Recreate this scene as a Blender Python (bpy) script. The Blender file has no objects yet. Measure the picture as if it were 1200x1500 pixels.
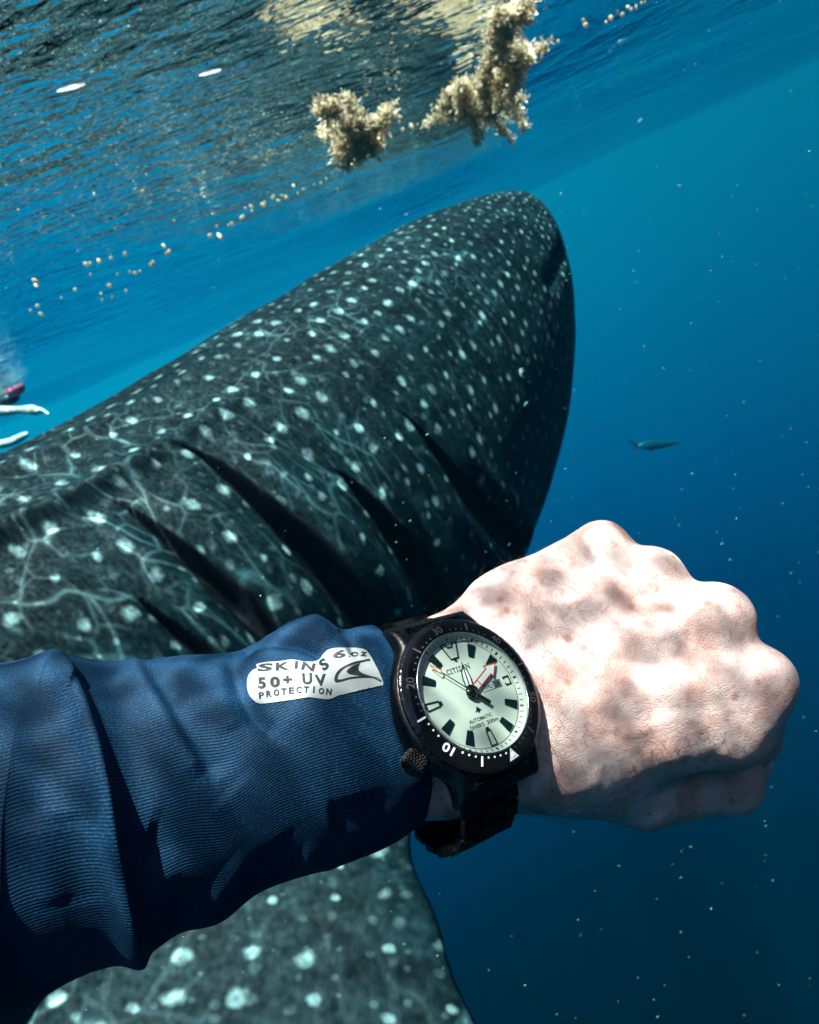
import bpy, bmesh, math, random
import numpy as np
from mathutils import Vector, Matrix
from mathutils.bvhtree import BVHTree

sc = bpy.context.scene
col = sc.collection
rad = math.radians
random.seed(7)
rng = np.random.default_rng(7)

# ---------------------------------------------------------------- camera
F = 1000.0                       # focal length in pixels of a 1200 x 1500 frame
ROLL, PITCH = rad(24), rad(19)
CAM = Vector((0, 0, -0.30))      # 30 cm under the water surface (z = 0)
cp, sp = math.cos(PITCH), math.sin(PITCH)
_v = Vector((0, sp, cp))
RIGHT = Vector((1, 0, 0)) * math.cos(ROLL) - _v * math.sin(ROLL)
UP = Vector((1, 0, 0)) * math.sin(ROLL) + _v * math.cos(ROLL)
FWD = Vector((0, cp, -sp))
cam_d = bpy.data.cameras.new('camera')
cam = bpy.data.objects.new('camera', cam_d)
col.objects.link(cam)
M3 = Matrix((RIGHT, UP, -FWD)).transposed()
cam.matrix_world = Matrix.Translation(CAM) @ M3.to_4x4()
cam_d.sensor_fit = 'HORIZONTAL'
cam_d.sensor_width = 36
cam_d.lens = 36 * F / 1200
cam_d.clip_start = 0.01
cam_d.clip_end = 300
cam_d.dof.use_dof = True
cam_d.dof.focus_distance = 0.212
cam_d.dof.aperture_fstop = 30
sc.camera = cam

def P(px, py, d):
    return CAM + RIGHT * ((px - 600) / F * d) + UP * ((750 - py) / F * d) + FWD * d
def ray(px, py):
    return (RIGHT * ((px - 600) / F) + UP * ((750 - py) / F) + FWD).normalized()

# ---------------------------------------------------------------- world, sun, exposure
SUN = Vector((-0.03, -0.13, 1.0)).normalized()      # towards the sun
w = bpy.data.worlds.new('World'); sc.world = w; w.use_nodes = True
nt = w.node_tree; nt.nodes.clear()
def N(nt, typ, **kw):
    n = nt.nodes.new(typ)
    for k, v in kw.items():
        if k.startswith('_'): setattr(n, k[1:], v)
    return n
def setin(n, **kw):
    for k, v in kw.items(): n.inputs[k].default_value = v
out = nt.nodes.new('ShaderNodeOutputWorld'); bg = nt.nodes.new('ShaderNodeBackground')
sky = nt.nodes.new('ShaderNodeTexSky'); sky.sky_type = 'NISHITA'; sky.sun_disc = False
sky.sun_elevation = math.asin(SUN.z); sky.sun_rotation = math.atan2(SUN.x, SUN.y)
tc = nt.nodes.new('ShaderNodeTexCoord'); sx = nt.nodes.new('ShaderNodeSeparateXYZ')
nt.links.new(tc.outputs['Generated'], sx.inputs[0])
# below the horizon the sky is the open water: light scattered back out of the blue
ramp = nt.nodes.new('ShaderNodeValToRGB'); mr = nt.nodes.new('ShaderNodeMapRange')
mr.inputs['From Min'].default_value = -1.0; mr.inputs['From Max'].default_value = 0.0
nt.links.new(sx.outputs['Z'], mr.inputs['Value']); nt.links.new(mr.outputs[0], ramp.inputs[0])
def lin(r, g, b):
    f = lambda c: (c/255/12.92) if c/255 <= 0.04045 else ((c/255+0.055)/1.055)**2.4
    return (f(r), f(g), f(b), 1)
WATER = [(-1.0, (0, 6, 9)), (-0.86, (0, 8, 14)), (-0.77, (0, 16, 34)), (-0.54, (0, 54, 100)), (-0.39, (0, 88, 138)),
         (-0.16, (0, 122, 164)), (0.0, (0, 140, 174))]
el = ramp.color_ramp.elements
while len(el) < len(WATER): el.new(0.5)
for e, (z, c) in zip(el, WATER):
    e.position = 1 + z; e.color = lin(*c)
# brighter towards the sunlit side on the left, dimmer to the right and behind
az = nt.nodes.new('ShaderNodeVectorMath'); az.operation = 'DOT_PRODUCT'
az.inputs[1].default_value = (-0.80, 0.60, 0)
nt.links.new(tc.outputs['Generated'], az.inputs[0])
am = nt.nodes.new('ShaderNodeMapRange'); nt.links.new(az.outputs['Value'], am.inputs['Value'])
am.inputs['From Min'].default_value = -1; am.inputs['From Max'].default_value = 1
am.inputs['To Min'].default_value = 0.0; am.inputs['To Max'].default_value = 1.35
mul = nt.nodes.new('ShaderNodeVectorMath'); mul.operation = 'SCALE'
nt.links.new(ramp.outputs[0], mul.inputs[0]); nt.links.new(am.outputs[0], mul.inputs['Scale'])
WK = 0.70
mul2 = nt.nodes.new('ShaderNodeVectorMath'); mul2.operation = 'SCALE'; mul2.inputs['Scale'].default_value = WK
nt.links.new(mul.outputs[0], mul2.inputs[0])
skm = nt.nodes.new('ShaderNodeVectorMath'); skm.operation = 'SCALE'; skm.inputs['Scale'].default_value = 0.055
nt.links.new(sky.outputs[0], skm.inputs[0])
gt = nt.nodes.new('ShaderNodeMath'); gt.operation = 'GREATER_THAN'; gt.inputs[1].default_value = 0.04
nt.links.new(sx.outputs['Z'], gt.inputs[0])
mix = nt.nodes.new('ShaderNodeMix'); mix.data_type = 'RGBA'
nt.links.new(gt.outputs[0], mix.inputs[0]); nt.links.new(mul2.outputs[0], mix.inputs[6]); nt.links.new(skm.outputs[0], mix.inputs[7])
nt.links.new(mix.outputs[2], bg.inputs[0]); bg.inputs[1].default_value = 1.0
nt.links.new(bg.outputs[0], out.inputs[0])

sd = bpy.data.lights.new('sun', 'SUN'); sd.energy = 5.0; sd.angle = rad(0.5); sd.color = (1.0, 0.96, 0.90)
so = bpy.data.objects.new('sun', sd); col.objects.link(so)
so.rotation_euler = SUN.to_track_quat('Z', 'Y').to_euler(); so.location = (0, -2, 5)

sc.view_settings.view_transform = 'Standard'; sc.view_settings.look = 'None'
sc.view_settings.exposure = 0.45; sc.view_settings.gamma = 1.0
sc.view_settings.use_curve_mapping = False
sc.render.engine = 'CYCLES'
sc.cycles.use_denoising = True
sc.cycles.max_bounces = 6; sc.cycles.diffuse_bounces = 2; sc.cycles.glossy_bounces = 3
sc.cycles.transparent_max_bounces = 8; sc.cycles.volume_bounces = 0
sc.cycles.caustics_reflective = False; sc.cycles.caustics_refractive = False
sc.cycles.sample_clamp_indirect = 4

# ---------------------------------------------------------------- helpers
def tag(o, label=None, cat=None, group=None, kind=None):
    if label: o['label'] = label
    if cat: o['category'] = cat
    if group: o['group'] = group
    if kind: o['kind'] = kind
    return o
def link(name, me, mat=None, parent=None):
    o = bpy.data.objects.new(name, me); col.objects.link(o)
    if mat and not me.materials: me.materials.append(mat)
    if parent: o.parent = parent
    return o
def empty(name, loc=(0, 0, 0)):
    o = bpy.data.objects.new(name, None); o.empty_display_size = 0.05
    o.location = loc; col.objects.link(o); return o
def npmesh(name, verts, faces, smooth=True):
    verts = np.asarray(verts, dtype=np.float32); faces = np.asarray(faces, dtype=np.int32)
    me = bpy.data.meshes.new(name)
    k = faces.shape[1]
    me.vertices.add(len(verts)); me.vertices.foreach_set('co', verts.ravel())
    me.loops.add(faces.size); me.loops.foreach_set('vertex_index', faces.ravel())
    me.polygons.add(len(faces)); me.polygons.foreach_set('loop_start', np.arange(0, faces.size, k, dtype=np.int32))
    me.update(calc_edges=True); me.validate()
    if smooth: me.polygons.foreach_set('use_smooth', np.ones(len(me.polygons), dtype=bool))
    return me
def grid_faces(nu, nv, wrap_v=False, flip=False):
    i = np.arange(nu - 1)[:, None]; j = np.arange(nv if wrap_v else nv - 1)[None, :]
    j2 = (j + 1) % nv
    f = np.stack([i*nv + j, (i+1)*nv + j, (i+1)*nv + j2, i*nv + j2], -1).reshape(-1, 4)
    return f[:, ::-1] if flip else f
def add_uv(me, uv, name='UVMap'):
    l = me.uv_layers.new(name=name)
    vi = np.empty(len(me.loops), dtype=np.int32); me.loops.foreach_get('vertex_index', vi)
    l.data.foreach_set('uv', uv[vi].astype(np.float32).ravel())
def add_attr(me, name, vals):
    a = me.attributes.new(name, 'FLOAT', 'POINT'); a.data.foreach_set('value', np.asarray(vals, dtype=np.float32))
def bmobj(name, bm, mat=None, parent=None, smooth=False, bevel=0):
    me = bpy.data.meshes.new(name); bm.to_mesh(me); bm.free()
    if smooth: me.polygons.foreach_set('use_smooth', np.ones(len(me.polygons), dtype=bool))
    return link(name, me, mat, parent)
_tab = np.random.default_rng(3).random((64, 64, 64)).astype(np.float32)
def vnoise(p, s=1.0, off=0.0):
    """smooth value noise in -1..1 at an (n,3) array"""
    q = np.asarray(p, dtype=np.float64) * s + 31.7 + off
    i = np.floor(q).astype(int); f = q - i; f = f*f*(3-2*f); i &= 63; j = (i + 1) & 63
    x, y, z = f[..., 0], f[..., 1], f[..., 2]
    def g(a, b, c): return _tab[a, b, c]
    c00 = g(i[...,0], i[...,1], i[...,2])*(1-x) + g(j[...,0], i[...,1], i[...,2])*x
    c10 = g(i[...,0], j[...,1], i[...,2])*(1-x) + g(j[...,0], j[...,1], i[...,2])*x
    c01 = g(i[...,0], i[...,1], j[...,2])*(1-x) + g(j[...,0], i[...,1], j[...,2])*x
    c11 = g(i[...,0], j[...,1], j[...,2])*(1-x) + g(j[...,0], j[...,1], j[...,2])*x
    return ((c00*(1-y) + c10*y)*(1-z) + (c01*(1-y) + c11*y)*z) * 2 - 1
def spline(xs, ys, x):
    """Catmull-Rom through (xs, ys) evaluated at x; ys may be (n,k)"""
    xs = np.asarray(xs, float); ys = np.asarray(ys, float); x = np.asarray(x, float)
    m = np.gradient(ys, xs, axis=0)
    k = np.clip(np.searchsorted(xs, x) - 1, 0, len(xs) - 2)
    h = xs[k+1] - xs[k]; t = np.clip((x - xs[k]) / h, 0, 1)
    if ys.ndim > 1: h = h[:, None]; t = t[:, None]
    return ((2*t**3-3*t**2+1)*ys[k] + (t**3-2*t**2+t)*h*m[k] + (-2*t**3+3*t**2)*ys[k+1] + (t**3-t**2)*h*m[k+1])
def sstep(a, b, x):
    t = np.clip((x - a) / (b - a), 0, 1); return t*t*(3-2*t)
def poly_dist(p, line, vals=None):
    """distance of points to a 3D polyline, arc parameter 0..1 at the nearest spot, nearest point and tangent"""
    line = np.asarray(line); seg = line[1:] - line[:-1]; L = np.linalg.norm(seg, axis=1); cum = np.r_[0, np.cumsum(L)]
    best = np.full(len(p), 1e9); par = np.zeros(len(p)); near = np.zeros((len(p), 3)); tan = np.zeros((len(p), 3))
    for k in range(len(seg)):
        t = np.clip(((p - line[k]) @ seg[k]) / (L[k]**2), 0, 1)
        q = line[k] + t[:, None]*seg[k]; d = np.linalg.norm(p - q, axis=1)
        m = d < best; best[m] = d[m]; par[m] = (cum[k] + t[m]*L[k]) / cum[-1]; near[m] = q[m]; tan[m] = seg[k] / L[k]
    return best, par, near, tan

# node helpers for materials
class Mat:
    def __init__(s, name):
        s.m = bpy.data.materials.new(name); s.m.use_nodes = True; s.t = s.m.node_tree
        s.b = s.t.nodes['Principled BSDF']; s.out = s.t.nodes['Material Output']
    def n(s, typ, props=None, **ins):
        n = s.t.nodes.new('ShaderNode' + typ)
        for k, v in (props or {}).items(): setattr(n, k, v)
        for k, v in ins.items():
            k = k.replace('_', ' ')
            key = int(k[1:]) if k[0] == 'i' and k[1:].isdigit() else k
            if hasattr(v, 'is_output'): s.t.links.new(v, n.inputs[key])
            else: n.inputs[key].default_value = v
        return n
    def math(s, op, a, b=0.0, c=0.0, clamp=False):
        n = s.n('Math', {'operation': op, 'use_clamp': clamp}, i0=a, i1=b, i2=c); return n.outputs[0]
    def map(s, v, a, b, c=0.0, d=1.0, smooth=True):
        n = s.n('MapRange', {'interpolation_type': 'SMOOTHSTEP' if smooth else 'LINEAR'}, i0=v, i1=float(a), i2=float(b), i3=float(c), i4=float(d)); return n.outputs[0]
    def mixc(s, f, a, b, blend='MIX'):
        n = s.n('Mix', {'data_type': 'RGBA', 'blend_type': blend}); 
        for key, v in ((0, f), (6, a), (7, b)):
            if hasattr(v, 'is_output'): s.t.links.new(v, n.inputs[key])
            else: n.inputs[key].default_value = v if key == 0 else (tuple(v) + (1,))[:4]
        return n.outputs[2]
    def set(s, **ins):
        for k, v in ins.items():
            k = k.replace('_', ' ')
            if hasattr(v, 'is_output'): s.t.links.new(v, s.b.inputs[k])
            else: s.b.inputs[k].default_value = (tuple(v) + (1,))[:4] if isinstance(v, tuple) and len(v) == 3 and 'Color' in k else v
        return s
def simple(name, c, rough=0.5, metal=0.0, **kw):
    m = Mat(name); m.set(Base_Color=c, Roughness=rough, Metallic=metal, **kw)
    # a little uneven grain so that nothing is perfectly uniform
    t = m.n('TexCoord'); nz = m.n('TexNoise', i2=900.0, i3=3.0); m.t.links.new(t.outputs['Object'], nz.inputs[0])
    v = m.map(nz.outputs[0], 0.3, 0.7, max(rough-0.07, 0.02), rough+0.07); m.t.links.new(v, m.b.inputs['Roughness'])
    return m.m

# ================================================================ SETTING
# ---- the water surface seen from below: mirror beyond the critical angle, window within it
nr, na = 230, 512
rr = np.concatenate([[0.0], np.geomspace(0.12, 23.5, nr - 1)])
aa = np.linspace(0, 2*np.pi, na, endpoint=False)
X = rr[:, None]*np.cos(aa)[None]; Y = rr[:, None]*np.sin(aa)[None]
Z = np.zeros_like(X)
wr = np.random.default_rng(11)
for k in range(26):
    lam = 0.22 * 1.17**k * wr.uniform(0.9, 1.1); th = rad(90 + 35*wr.standard_normal() )
    amp = 0.0048 * lam**0.9
    res = rr*0.06; fade = np.clip(lam / (res*3 + 1e-6) - 1, 0, 1)[:, None]
    Z += amp*fade*np.sin(2*np.pi/lam*(X*np.cos(th) + Y*np.sin(th)) + wr.uniform(0, 6.28))
me = npmesh('water_surface', np.stack([X, Y, Z], -1).reshape(-1, 3), grid_faces(nr, na, True, True))
m = Mat('water_surface')
g = m.n('NewGeometry'); pos = g.outputs['Position']
# ripples
mp = m.n('Mapping', Vector=pos, Scale=(1.0, 1.6, 1.0)); 
n1 = m.n('TexNoise', Vector=mp.outputs[0], Scale=4.6, Detail=3.5, Roughness=0.60)
n2 = m.n('TexNoise', Vector=mp.outputs[0], Scale=24.0, Detail=1.5, Roughness=0.5)
patch = m.n('TexNoise', Vector=pos, Scale=1.1, Detail=1.0)
pf = m.map(patch.outputs[0], 0.38, 0.62, 0.35, 1.0)
hgt = m.math('ADD', m.math('MULTIPLY', n1.outputs[0], 0.026), m.math('MULTIPLY', m.math('MULTIPLY', n2.outputs[0], pf), 0.0065))
bp = m.n('Bump', Height=hgt, Strength=1.0, Distance=1.0)
gl = m.n('BsdfGlossy', Color=(0.93, 0.97, 0.98, 1), Roughness=0.0, Normal=bp.outputs[0])
# ripple-focused light painted as a bright net into the surface's transparent tint
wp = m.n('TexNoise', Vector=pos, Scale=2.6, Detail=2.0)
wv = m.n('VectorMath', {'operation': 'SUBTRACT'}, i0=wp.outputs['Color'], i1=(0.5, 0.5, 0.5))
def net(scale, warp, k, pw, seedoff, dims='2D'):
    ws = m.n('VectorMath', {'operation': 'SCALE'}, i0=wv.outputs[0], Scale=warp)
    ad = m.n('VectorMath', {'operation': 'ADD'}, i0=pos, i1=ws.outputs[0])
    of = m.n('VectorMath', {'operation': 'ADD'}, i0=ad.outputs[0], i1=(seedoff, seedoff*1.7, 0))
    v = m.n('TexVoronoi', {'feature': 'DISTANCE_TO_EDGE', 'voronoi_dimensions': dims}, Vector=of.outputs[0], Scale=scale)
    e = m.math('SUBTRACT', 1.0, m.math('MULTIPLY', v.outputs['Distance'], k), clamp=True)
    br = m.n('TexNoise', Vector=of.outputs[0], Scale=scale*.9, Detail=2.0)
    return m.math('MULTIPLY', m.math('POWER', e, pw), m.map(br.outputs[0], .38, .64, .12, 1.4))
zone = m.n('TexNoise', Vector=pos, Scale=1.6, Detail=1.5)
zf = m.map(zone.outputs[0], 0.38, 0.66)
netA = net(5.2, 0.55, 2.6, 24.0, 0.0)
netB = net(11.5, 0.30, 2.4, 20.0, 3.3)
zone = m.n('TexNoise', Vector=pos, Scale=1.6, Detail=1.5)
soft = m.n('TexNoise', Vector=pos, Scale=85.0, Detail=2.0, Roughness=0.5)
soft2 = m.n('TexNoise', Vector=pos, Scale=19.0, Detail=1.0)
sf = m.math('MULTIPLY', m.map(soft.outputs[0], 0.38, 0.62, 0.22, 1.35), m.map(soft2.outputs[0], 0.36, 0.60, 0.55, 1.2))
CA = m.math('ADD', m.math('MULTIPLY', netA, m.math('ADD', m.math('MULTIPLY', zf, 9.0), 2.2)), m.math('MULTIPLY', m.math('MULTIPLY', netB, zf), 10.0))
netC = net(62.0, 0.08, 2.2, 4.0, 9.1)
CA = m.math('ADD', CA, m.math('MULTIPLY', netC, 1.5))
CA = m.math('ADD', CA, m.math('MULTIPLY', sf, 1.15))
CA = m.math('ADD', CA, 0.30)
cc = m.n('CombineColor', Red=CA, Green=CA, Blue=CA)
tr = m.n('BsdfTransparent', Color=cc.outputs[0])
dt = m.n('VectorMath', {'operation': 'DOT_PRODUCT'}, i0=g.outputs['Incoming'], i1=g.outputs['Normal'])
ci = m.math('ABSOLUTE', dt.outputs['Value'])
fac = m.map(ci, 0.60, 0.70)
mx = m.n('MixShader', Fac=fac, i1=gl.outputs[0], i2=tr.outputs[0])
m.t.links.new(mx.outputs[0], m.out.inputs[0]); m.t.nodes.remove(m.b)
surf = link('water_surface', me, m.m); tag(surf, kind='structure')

# ---- the water itself
bm = bmesh.new(); bmesh.ops.create_cube(bm, size=1.0)
bmesh.ops.scale(bm, vec=(50, 50, 20.3), verts=bm.verts); bmesh.ops.translate(bm, vec=(0, 0, -9.95), verts=bm.verts)
m = Mat('haze'); m.t.nodes.remove(m.b)
pv = m.n('VolumePrincipled', Density=0.12, Anisotropy=0.25)
pv.inputs['Color'].default_value = (0.001, 0.0145, 0.027, 1); pv.inputs['Absorption Color'].default_value = (0.0, 0.93, 0.97, 1)
m.t.links.new(pv.outputs[0], m.out.inputs['Volume'])
haze = bmobj('haze', bm, m.m); tag(haze, kind='stuff')

# ================================================================ WHALE SHARK
HD = np.array([0.743, 0.669, 0.0]); RT = np.array([0.669, -0.743, 0.0])   # heading and its right-hand side
NOSE = np.array([1.28, 4.75, 0.0])
def prof(t):
    w = spline([0, .04, .12, .3, .6, 1.2, 2.0, 3.0, 4.5, 6.5, 8.5, 9.6], [.30, .42, .50, .57, .64, .74, .84, .88, .80, .50, .16, .05], t)
    zt = spline([0, .04, .12, .3, .6, 1.2, 2.0, 3.0, 4.5, 6.5, 8.5, 9.6], [-.38, -.245, -.19, -.155, -.145, -.17, -.25, -.36, -.36, -.55, -.80, -.86], t)
    zb = spline([0, .04, .12, .3, .6, 1.2, 2.0, 3.0, 4.5, 6.5, 8.5, 9.6], [-.76, -.94, -1.10, -1.38, -1.69, -2.04, -2.2, -2.15, -1.95, -1.5, -1.05, -.94], t)
    fr = spline([0, .3, 1.2, 3, 9.6], [.42, .40, .46, .50, .5], t)
    return w, zt, zb, fr
def shark_pt(t, a):
    w, zt, zb, fr = prof(t)
    zc = zt + (zb - zt)*fr
    s, c = np.sin(a), np.cos(a)
    ex = np.clip(0.80 + 0.08*t, .8, 1.0)
    lat = w*np.sign(s)*np.abs(s)**ex
    z = np.where(c > 0, zc + (zt - zc)*np.abs(c)**1.05, zc + (zc - zb)*(-np.abs(c)**0.95))
    p = NOSE + HD*(-t)[:, None] + RT*lat[:, None]
    # head bows forward in plan: the middle of the snout leads the corners
    lead = 0.25*(1 - (lat/np.maximum(w, 1e-3))**2)*np.exp(-t/0.5)
    p = p + HD*lead[:, None]; p[:, 2] = z
    return p
ts = np.concatenate([np.linspace(0, 1, 190)[:-1]**1.6*0.6, np.linspace(0.6, 4.6, 800), np.linspace(4.6, 9.6, 60)[1:]])
as_ = np.concatenate([np.linspace(-0.6, 3.0, 560), np.linspace(3.0, 2*np.pi - 0.6, 160)[1:-1]])
nT, nA = len(ts), len(as_)
TT = np.repeat(ts, nA); AA = np.tile(as_, nT)
V = shark_pt(TT, AA)
coarse_t = ts[::5]; coarse_a = as_[::6]
cv = shark_pt(np.repeat(coarse_t, len(coarse_a)), np.tile(coarse_a, len(coarse_t)))
bvh = BVHTree.FromPolygons([Vector(v) for v in cv], [tuple(int(i) for i in f) for f in grid_faces(len(coarse_t), len(coarse_a), True)])
def hit(px, py, tree=None):
    h = (tree or bvh).ray_cast(CAM, ray(px, py))
    return None if h[0] is None else np.array(h[0])
def track(pts, n=26):
    pts = np.array(pts, float); d = np.r_[0, np.cumsum(np.linalg.norm(np.diff(pts, axis=0), axis=1))]
    q = spline(d, pts, np.linspace(0, d[-1], n))
    return np.array([h for h in (hit(*p) for p in q) if h is not None])
# analytic normals of the base shape
Vg = V.reshape(nT, nA, 3)
du = np.gradient(Vg, axis=0); dv = np.roll(Vg, -1, 1) - np.roll(Vg, 1, 1)
NN = np.cross(du, dv); NN /= np.linalg.norm(NN, axis=-1, keepdims=True) + 1e-12
cen = Vg.mean(1, keepdims=True)
if ((Vg - cen)*NN).sum() < 0: NN = -NN
NN = NN.reshape(-1, 3)
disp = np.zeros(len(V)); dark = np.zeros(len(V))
GILLS = [  # (pixel track, half-width m, depth)
    ([(578, 596), (610, 622), (640, 655), (672, 695), (703, 738), (735, 775), (762, 800)], .055, .14),
    ([(478, 676), (512, 700), (548, 738), (585, 785), (618, 832), (640, 880), (650, 930)], .064, .15),
    ([(240, 652), (285, 658), (338, 692), (395, 742), (448, 795), (500, 855), (540, 910), (565, 960)], .056, .14),
    ([(160, 722), (200, 750), (250, 790), (305, 838), (350, 880), (395, 935), (430, 1000)], .036, .09),
    ([(190, 862), (225, 895), (260, 925), (295, 960), (330, 1005)], .018, .05)]
for (tr_, hw, dp) in GILLS:
    L = track(tr_)
    near = np.where(np.linalg.norm(V - L.mean(0), axis=1) < 1.6)[0]
    d, s, q, tn = poly_dist(V[near], L)
    side = np.einsum('ij,ij->i', np.cross(tn, NN[near]), V[near] - q)     # + / - on either side
    taper = sstep(0, .22, s)**.7*(0.30 + 0.70*sstep(.0, .65, s))*(1 - 0.0*s)
    wd = hw*taper + 1e-4
    x = d/wd
    endf = np.where((s <= 0.0) | (s >= 1.0), 0.0, 1.0)
    core = (1 - sstep(0.55, 1.0, x))
    sh = np.exp(-(d/(hw*1.5 + .02))**2)*taper
    sgn = np.sign(side)
    disp[near] += -dp*core*np.minimum(taper*1.2, 1) - 0.20*dp*sh + .028*np.exp(-((d - hw*2.4)/(hw*1.3))**2)*taper
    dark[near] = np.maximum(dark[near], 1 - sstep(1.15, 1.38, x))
# mouth corner and the lip line
Lm = track([(838, 338), (829, 358), (821, 380), (813, 400), (806, 412)], 12)
if len(Lm) > 2:
    d, s, q, tn = poly_dist(V, Lm)
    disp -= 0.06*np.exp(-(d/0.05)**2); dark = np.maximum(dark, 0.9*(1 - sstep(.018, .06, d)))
# long keels along the back and flank
for (a0, wdt, amp, t0) in ((0.30, 0.055, 0.035, 1.9), (0.62, 0.05, 0.04, 2.1), (-0.10, .06, .03, 1.5)):
    disp += amp*np.exp(-((AA - a0)/wdt)**2)*sstep(t0, t0 + 1.4, TT)
# skin folds around the jaw hinge and soft lumps
disp += 0.010*vnoise(V, 2.2)*sstep(.2, .9, TT) + 0.004*vnoise(V, 6.0)
fold = np.sin(TT*46 + 2.5*vnoise(V, 1.5))*0.0022*np.exp(-((AA - 1.35)/.35)**2)*np.exp(-((TT - .75)/.4)**2)
disp += fold
V = V + NN*disp[:, None]
faces = grid_faces(nT, nA, True)
# close the snout and the tail
vlist = [V]; 
cap0 = NOSE + HD*0.13; cap0[2] = -0.67; cap1 = V[-nA:].mean(0)
idx0 = len(V); vlist += [cap0[None], cap1[None]]
j = np.arange(nA); j2 = (j + 1) % nA
tri0 = np.stack([np.full(nA, idx0), j, j2, np.full(nA, idx0)], -1)
# (caps as degenerate-free triangles are added through a second mesh join below)
arc = np.sqrt(((np.diff(np.concatenate([Vg, Vg[:, :1]], 1), axis=1))**2).sum(-1)); arc = np.cumsum(arc, 1) - arc
i0 = int(np.argmin(np.abs(as_))); arc = arc - arc[:, i0:i0+1]
dens = 11.5 + 17.0*np.exp(-ts/0.75)
uu = np.concatenate([[0], np.cumsum((dens[1:] + dens[:-1])/2*np.diff(ts))])
mean_arc = arc[np.argmin(np.abs(ts - 1.6))][None]
varc = 0.45*arc + 0.55*mean_arc
SU = np.repeat(uu, nA); SV = (varc*(9.2 + 10.0*np.exp(-ts/0.75))[:, None]).ravel()
belly = sstep(2.15, 2.75, AA)*(1 - sstep(3.6, 4.1, AA))

# pectoral fin: a thick swept blade leaving the lower flank, its tip below the frame
root_a = np.array(P(560, 1050, 2.05)); root_b = np.array(P(350, 1110, 1.95))
tip_a = np.array(P(722, 1620, 1.30)); tip_b = np.array(P(0, 1580, 1.42))
nc, ns = 90, 110
cu = np.linspace(0, 1, nc); su_ = np.linspace(0, 1, ns)
fv = []; fuv = []
nrm = np.cross(tip_a - root_a, root_b - root_a); nrm /= np.linalg.norm(nrm)
if nrm @ (np.array(CAM) - root_a) < 0: nrm = -nrm
for sidei in (1, -1):
    for s in su_:
        A = root_a*(1-s) + tip_a*s; B = root_b*(1-s) + tip_b*s
        for c in cu:
            th = 0.055*(1 - .35*s)*np.sqrt(max(4*c*(1-c), 0))**.8*(1.25 - .5*c)
            bend = 0.10*np.sin(s*2.0)*c
            ew = (A - B)/np.linalg.norm(A - B)*(0.018*math.sin(s*7.5 + 1.0) + .007*math.sin(s*23) - .05*math.sin(math.pi*s)*0)*(1 - c)
            fv.append(A*(1-c) + B*c + ew + nrm*(sidei*th + bend - .06*s*s)); fuv.append((c*(3+8*s) + 200 - 4*s, s*12))
fv = np.array(fv); fuv = np.array(fuv)
fv += nrm*(0.008*vnoise(fv, 5))[:, None]
gf = grid_faces(ns, nc); ff = np.concatenate([gf + 0, gf[:, ::-1] + ns*nc])
# rim strips join the two faces
def rim(idx): 
    return np.stack([idx[:-1], idx[1:], idx[1:] + ns*nc, idx[:-1] + ns*nc], -1)
e1 = np.arange(ns)*nc; e2 = e1 + nc - 1; e3 = np.arange(nc) + (ns-1)*nc; e4 = np.arange(nc)
ff = np.concatenate([ff, rim(e1), rim(e2), rim(e3), rim(e4)])
off = len(V) + 2
allV = np.concatenate([V, cap0[None], cap1[None], fv])
allF = np.concatenate([faces, ff + off])
me = bpy.data.meshes.new('body')
tris = [(idx0, int(b), int(a)) for a, b in zip(j, j2)] + [(idx0 + 1, int(a) + (nT-1)*nA, int(b) + (nT-1)*nA) for a, b in zip(j, j2)]
lt = np.concatenate([np.full(len(allF), 4), np.full(len(tris), 3)]); li = np.concatenate([allF.ravel(), np.array(tris).ravel()])
me.vertices.add(len(allV)); me.vertices.foreach_set('co', allV.astype(np.float32).ravel())
me.loops.add(len(li)); me.loops.foreach_set('vertex_index', li.astype(np.int32))
me.polygons.add(len(lt)); me.polygons.foreach_set('loop_start', np.r_[0, np.cumsum(lt)[:-1]].astype(np.int32))
me.update(calc_edges=True); me.polygons.foreach_set('use_smooth', np.ones(len(lt), bool))
z2 = np.zeros(2)
add_uv(me, np.concatenate([np.stack([SU, SV], -1), np.array([[0., 0.], [90., 0.]]), fuv]), 'spots')
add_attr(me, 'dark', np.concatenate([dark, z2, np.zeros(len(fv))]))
add_attr(me, 'belly', np.concatenate([belly, z2, np.zeros(len(fv))]))
add_attr(me, 'headness', np.concatenate([np.exp(-TT/0.8), z2, np.zeros(len(fv))]))

m = Mat('shark_skin')
uv = m.n('UVMap', {'uv_map': 'spots'}).outputs[0]
geo = m.n('NewGeometry').outputs['Position']
wn = m.n('TexNoise', Vector=uv, Scale=0.8, Detail=2.0)
wo = m.n('VectorMath', {'operation': 'MULTIPLY_ADD'}, i0=wn.outputs['Color'], i1=(0.28, 0.28, 0.28), i2=uv)
en = m.n('TexNoise', Vector=geo, Scale=34.0, Detail=2.0)      # ragged spot edges
def spots(scale, rnd, r0, r1, soft_, off):
    ad = m.n('VectorMath', {'operation': 'ADD'}, i0=wo.outputs[0], i1=(off, off*.7, 0))
    v = m.n('TexVoronoi', {'voronoi_dimensions': '2D'}, Vector=ad.outputs[0], Scale=scale, Randomness=rnd)
    sc_ = m.n('SeparateColor', Color=v.outputs['Color'])
    r = m.map(sc_.outputs[0], 0.0, 1.0, r0, r1, False)
    dd = m.math('ADD', v.outputs['Distance'], m.math('MULTIPLY', m.math('SUBTRACT', en.outputs[0], 0.5), 0.16))
    return m.math('SUBTRACT', 1.0, m.map(m.math('DIVIDE', dd, r), 1 - soft_, 1 + soft_), clamp=True), sc_.outputs[1]
s1, rnd1 = spots(0.72, 0.5, 0.075, 0.155, 0.62, 0.0)
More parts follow.
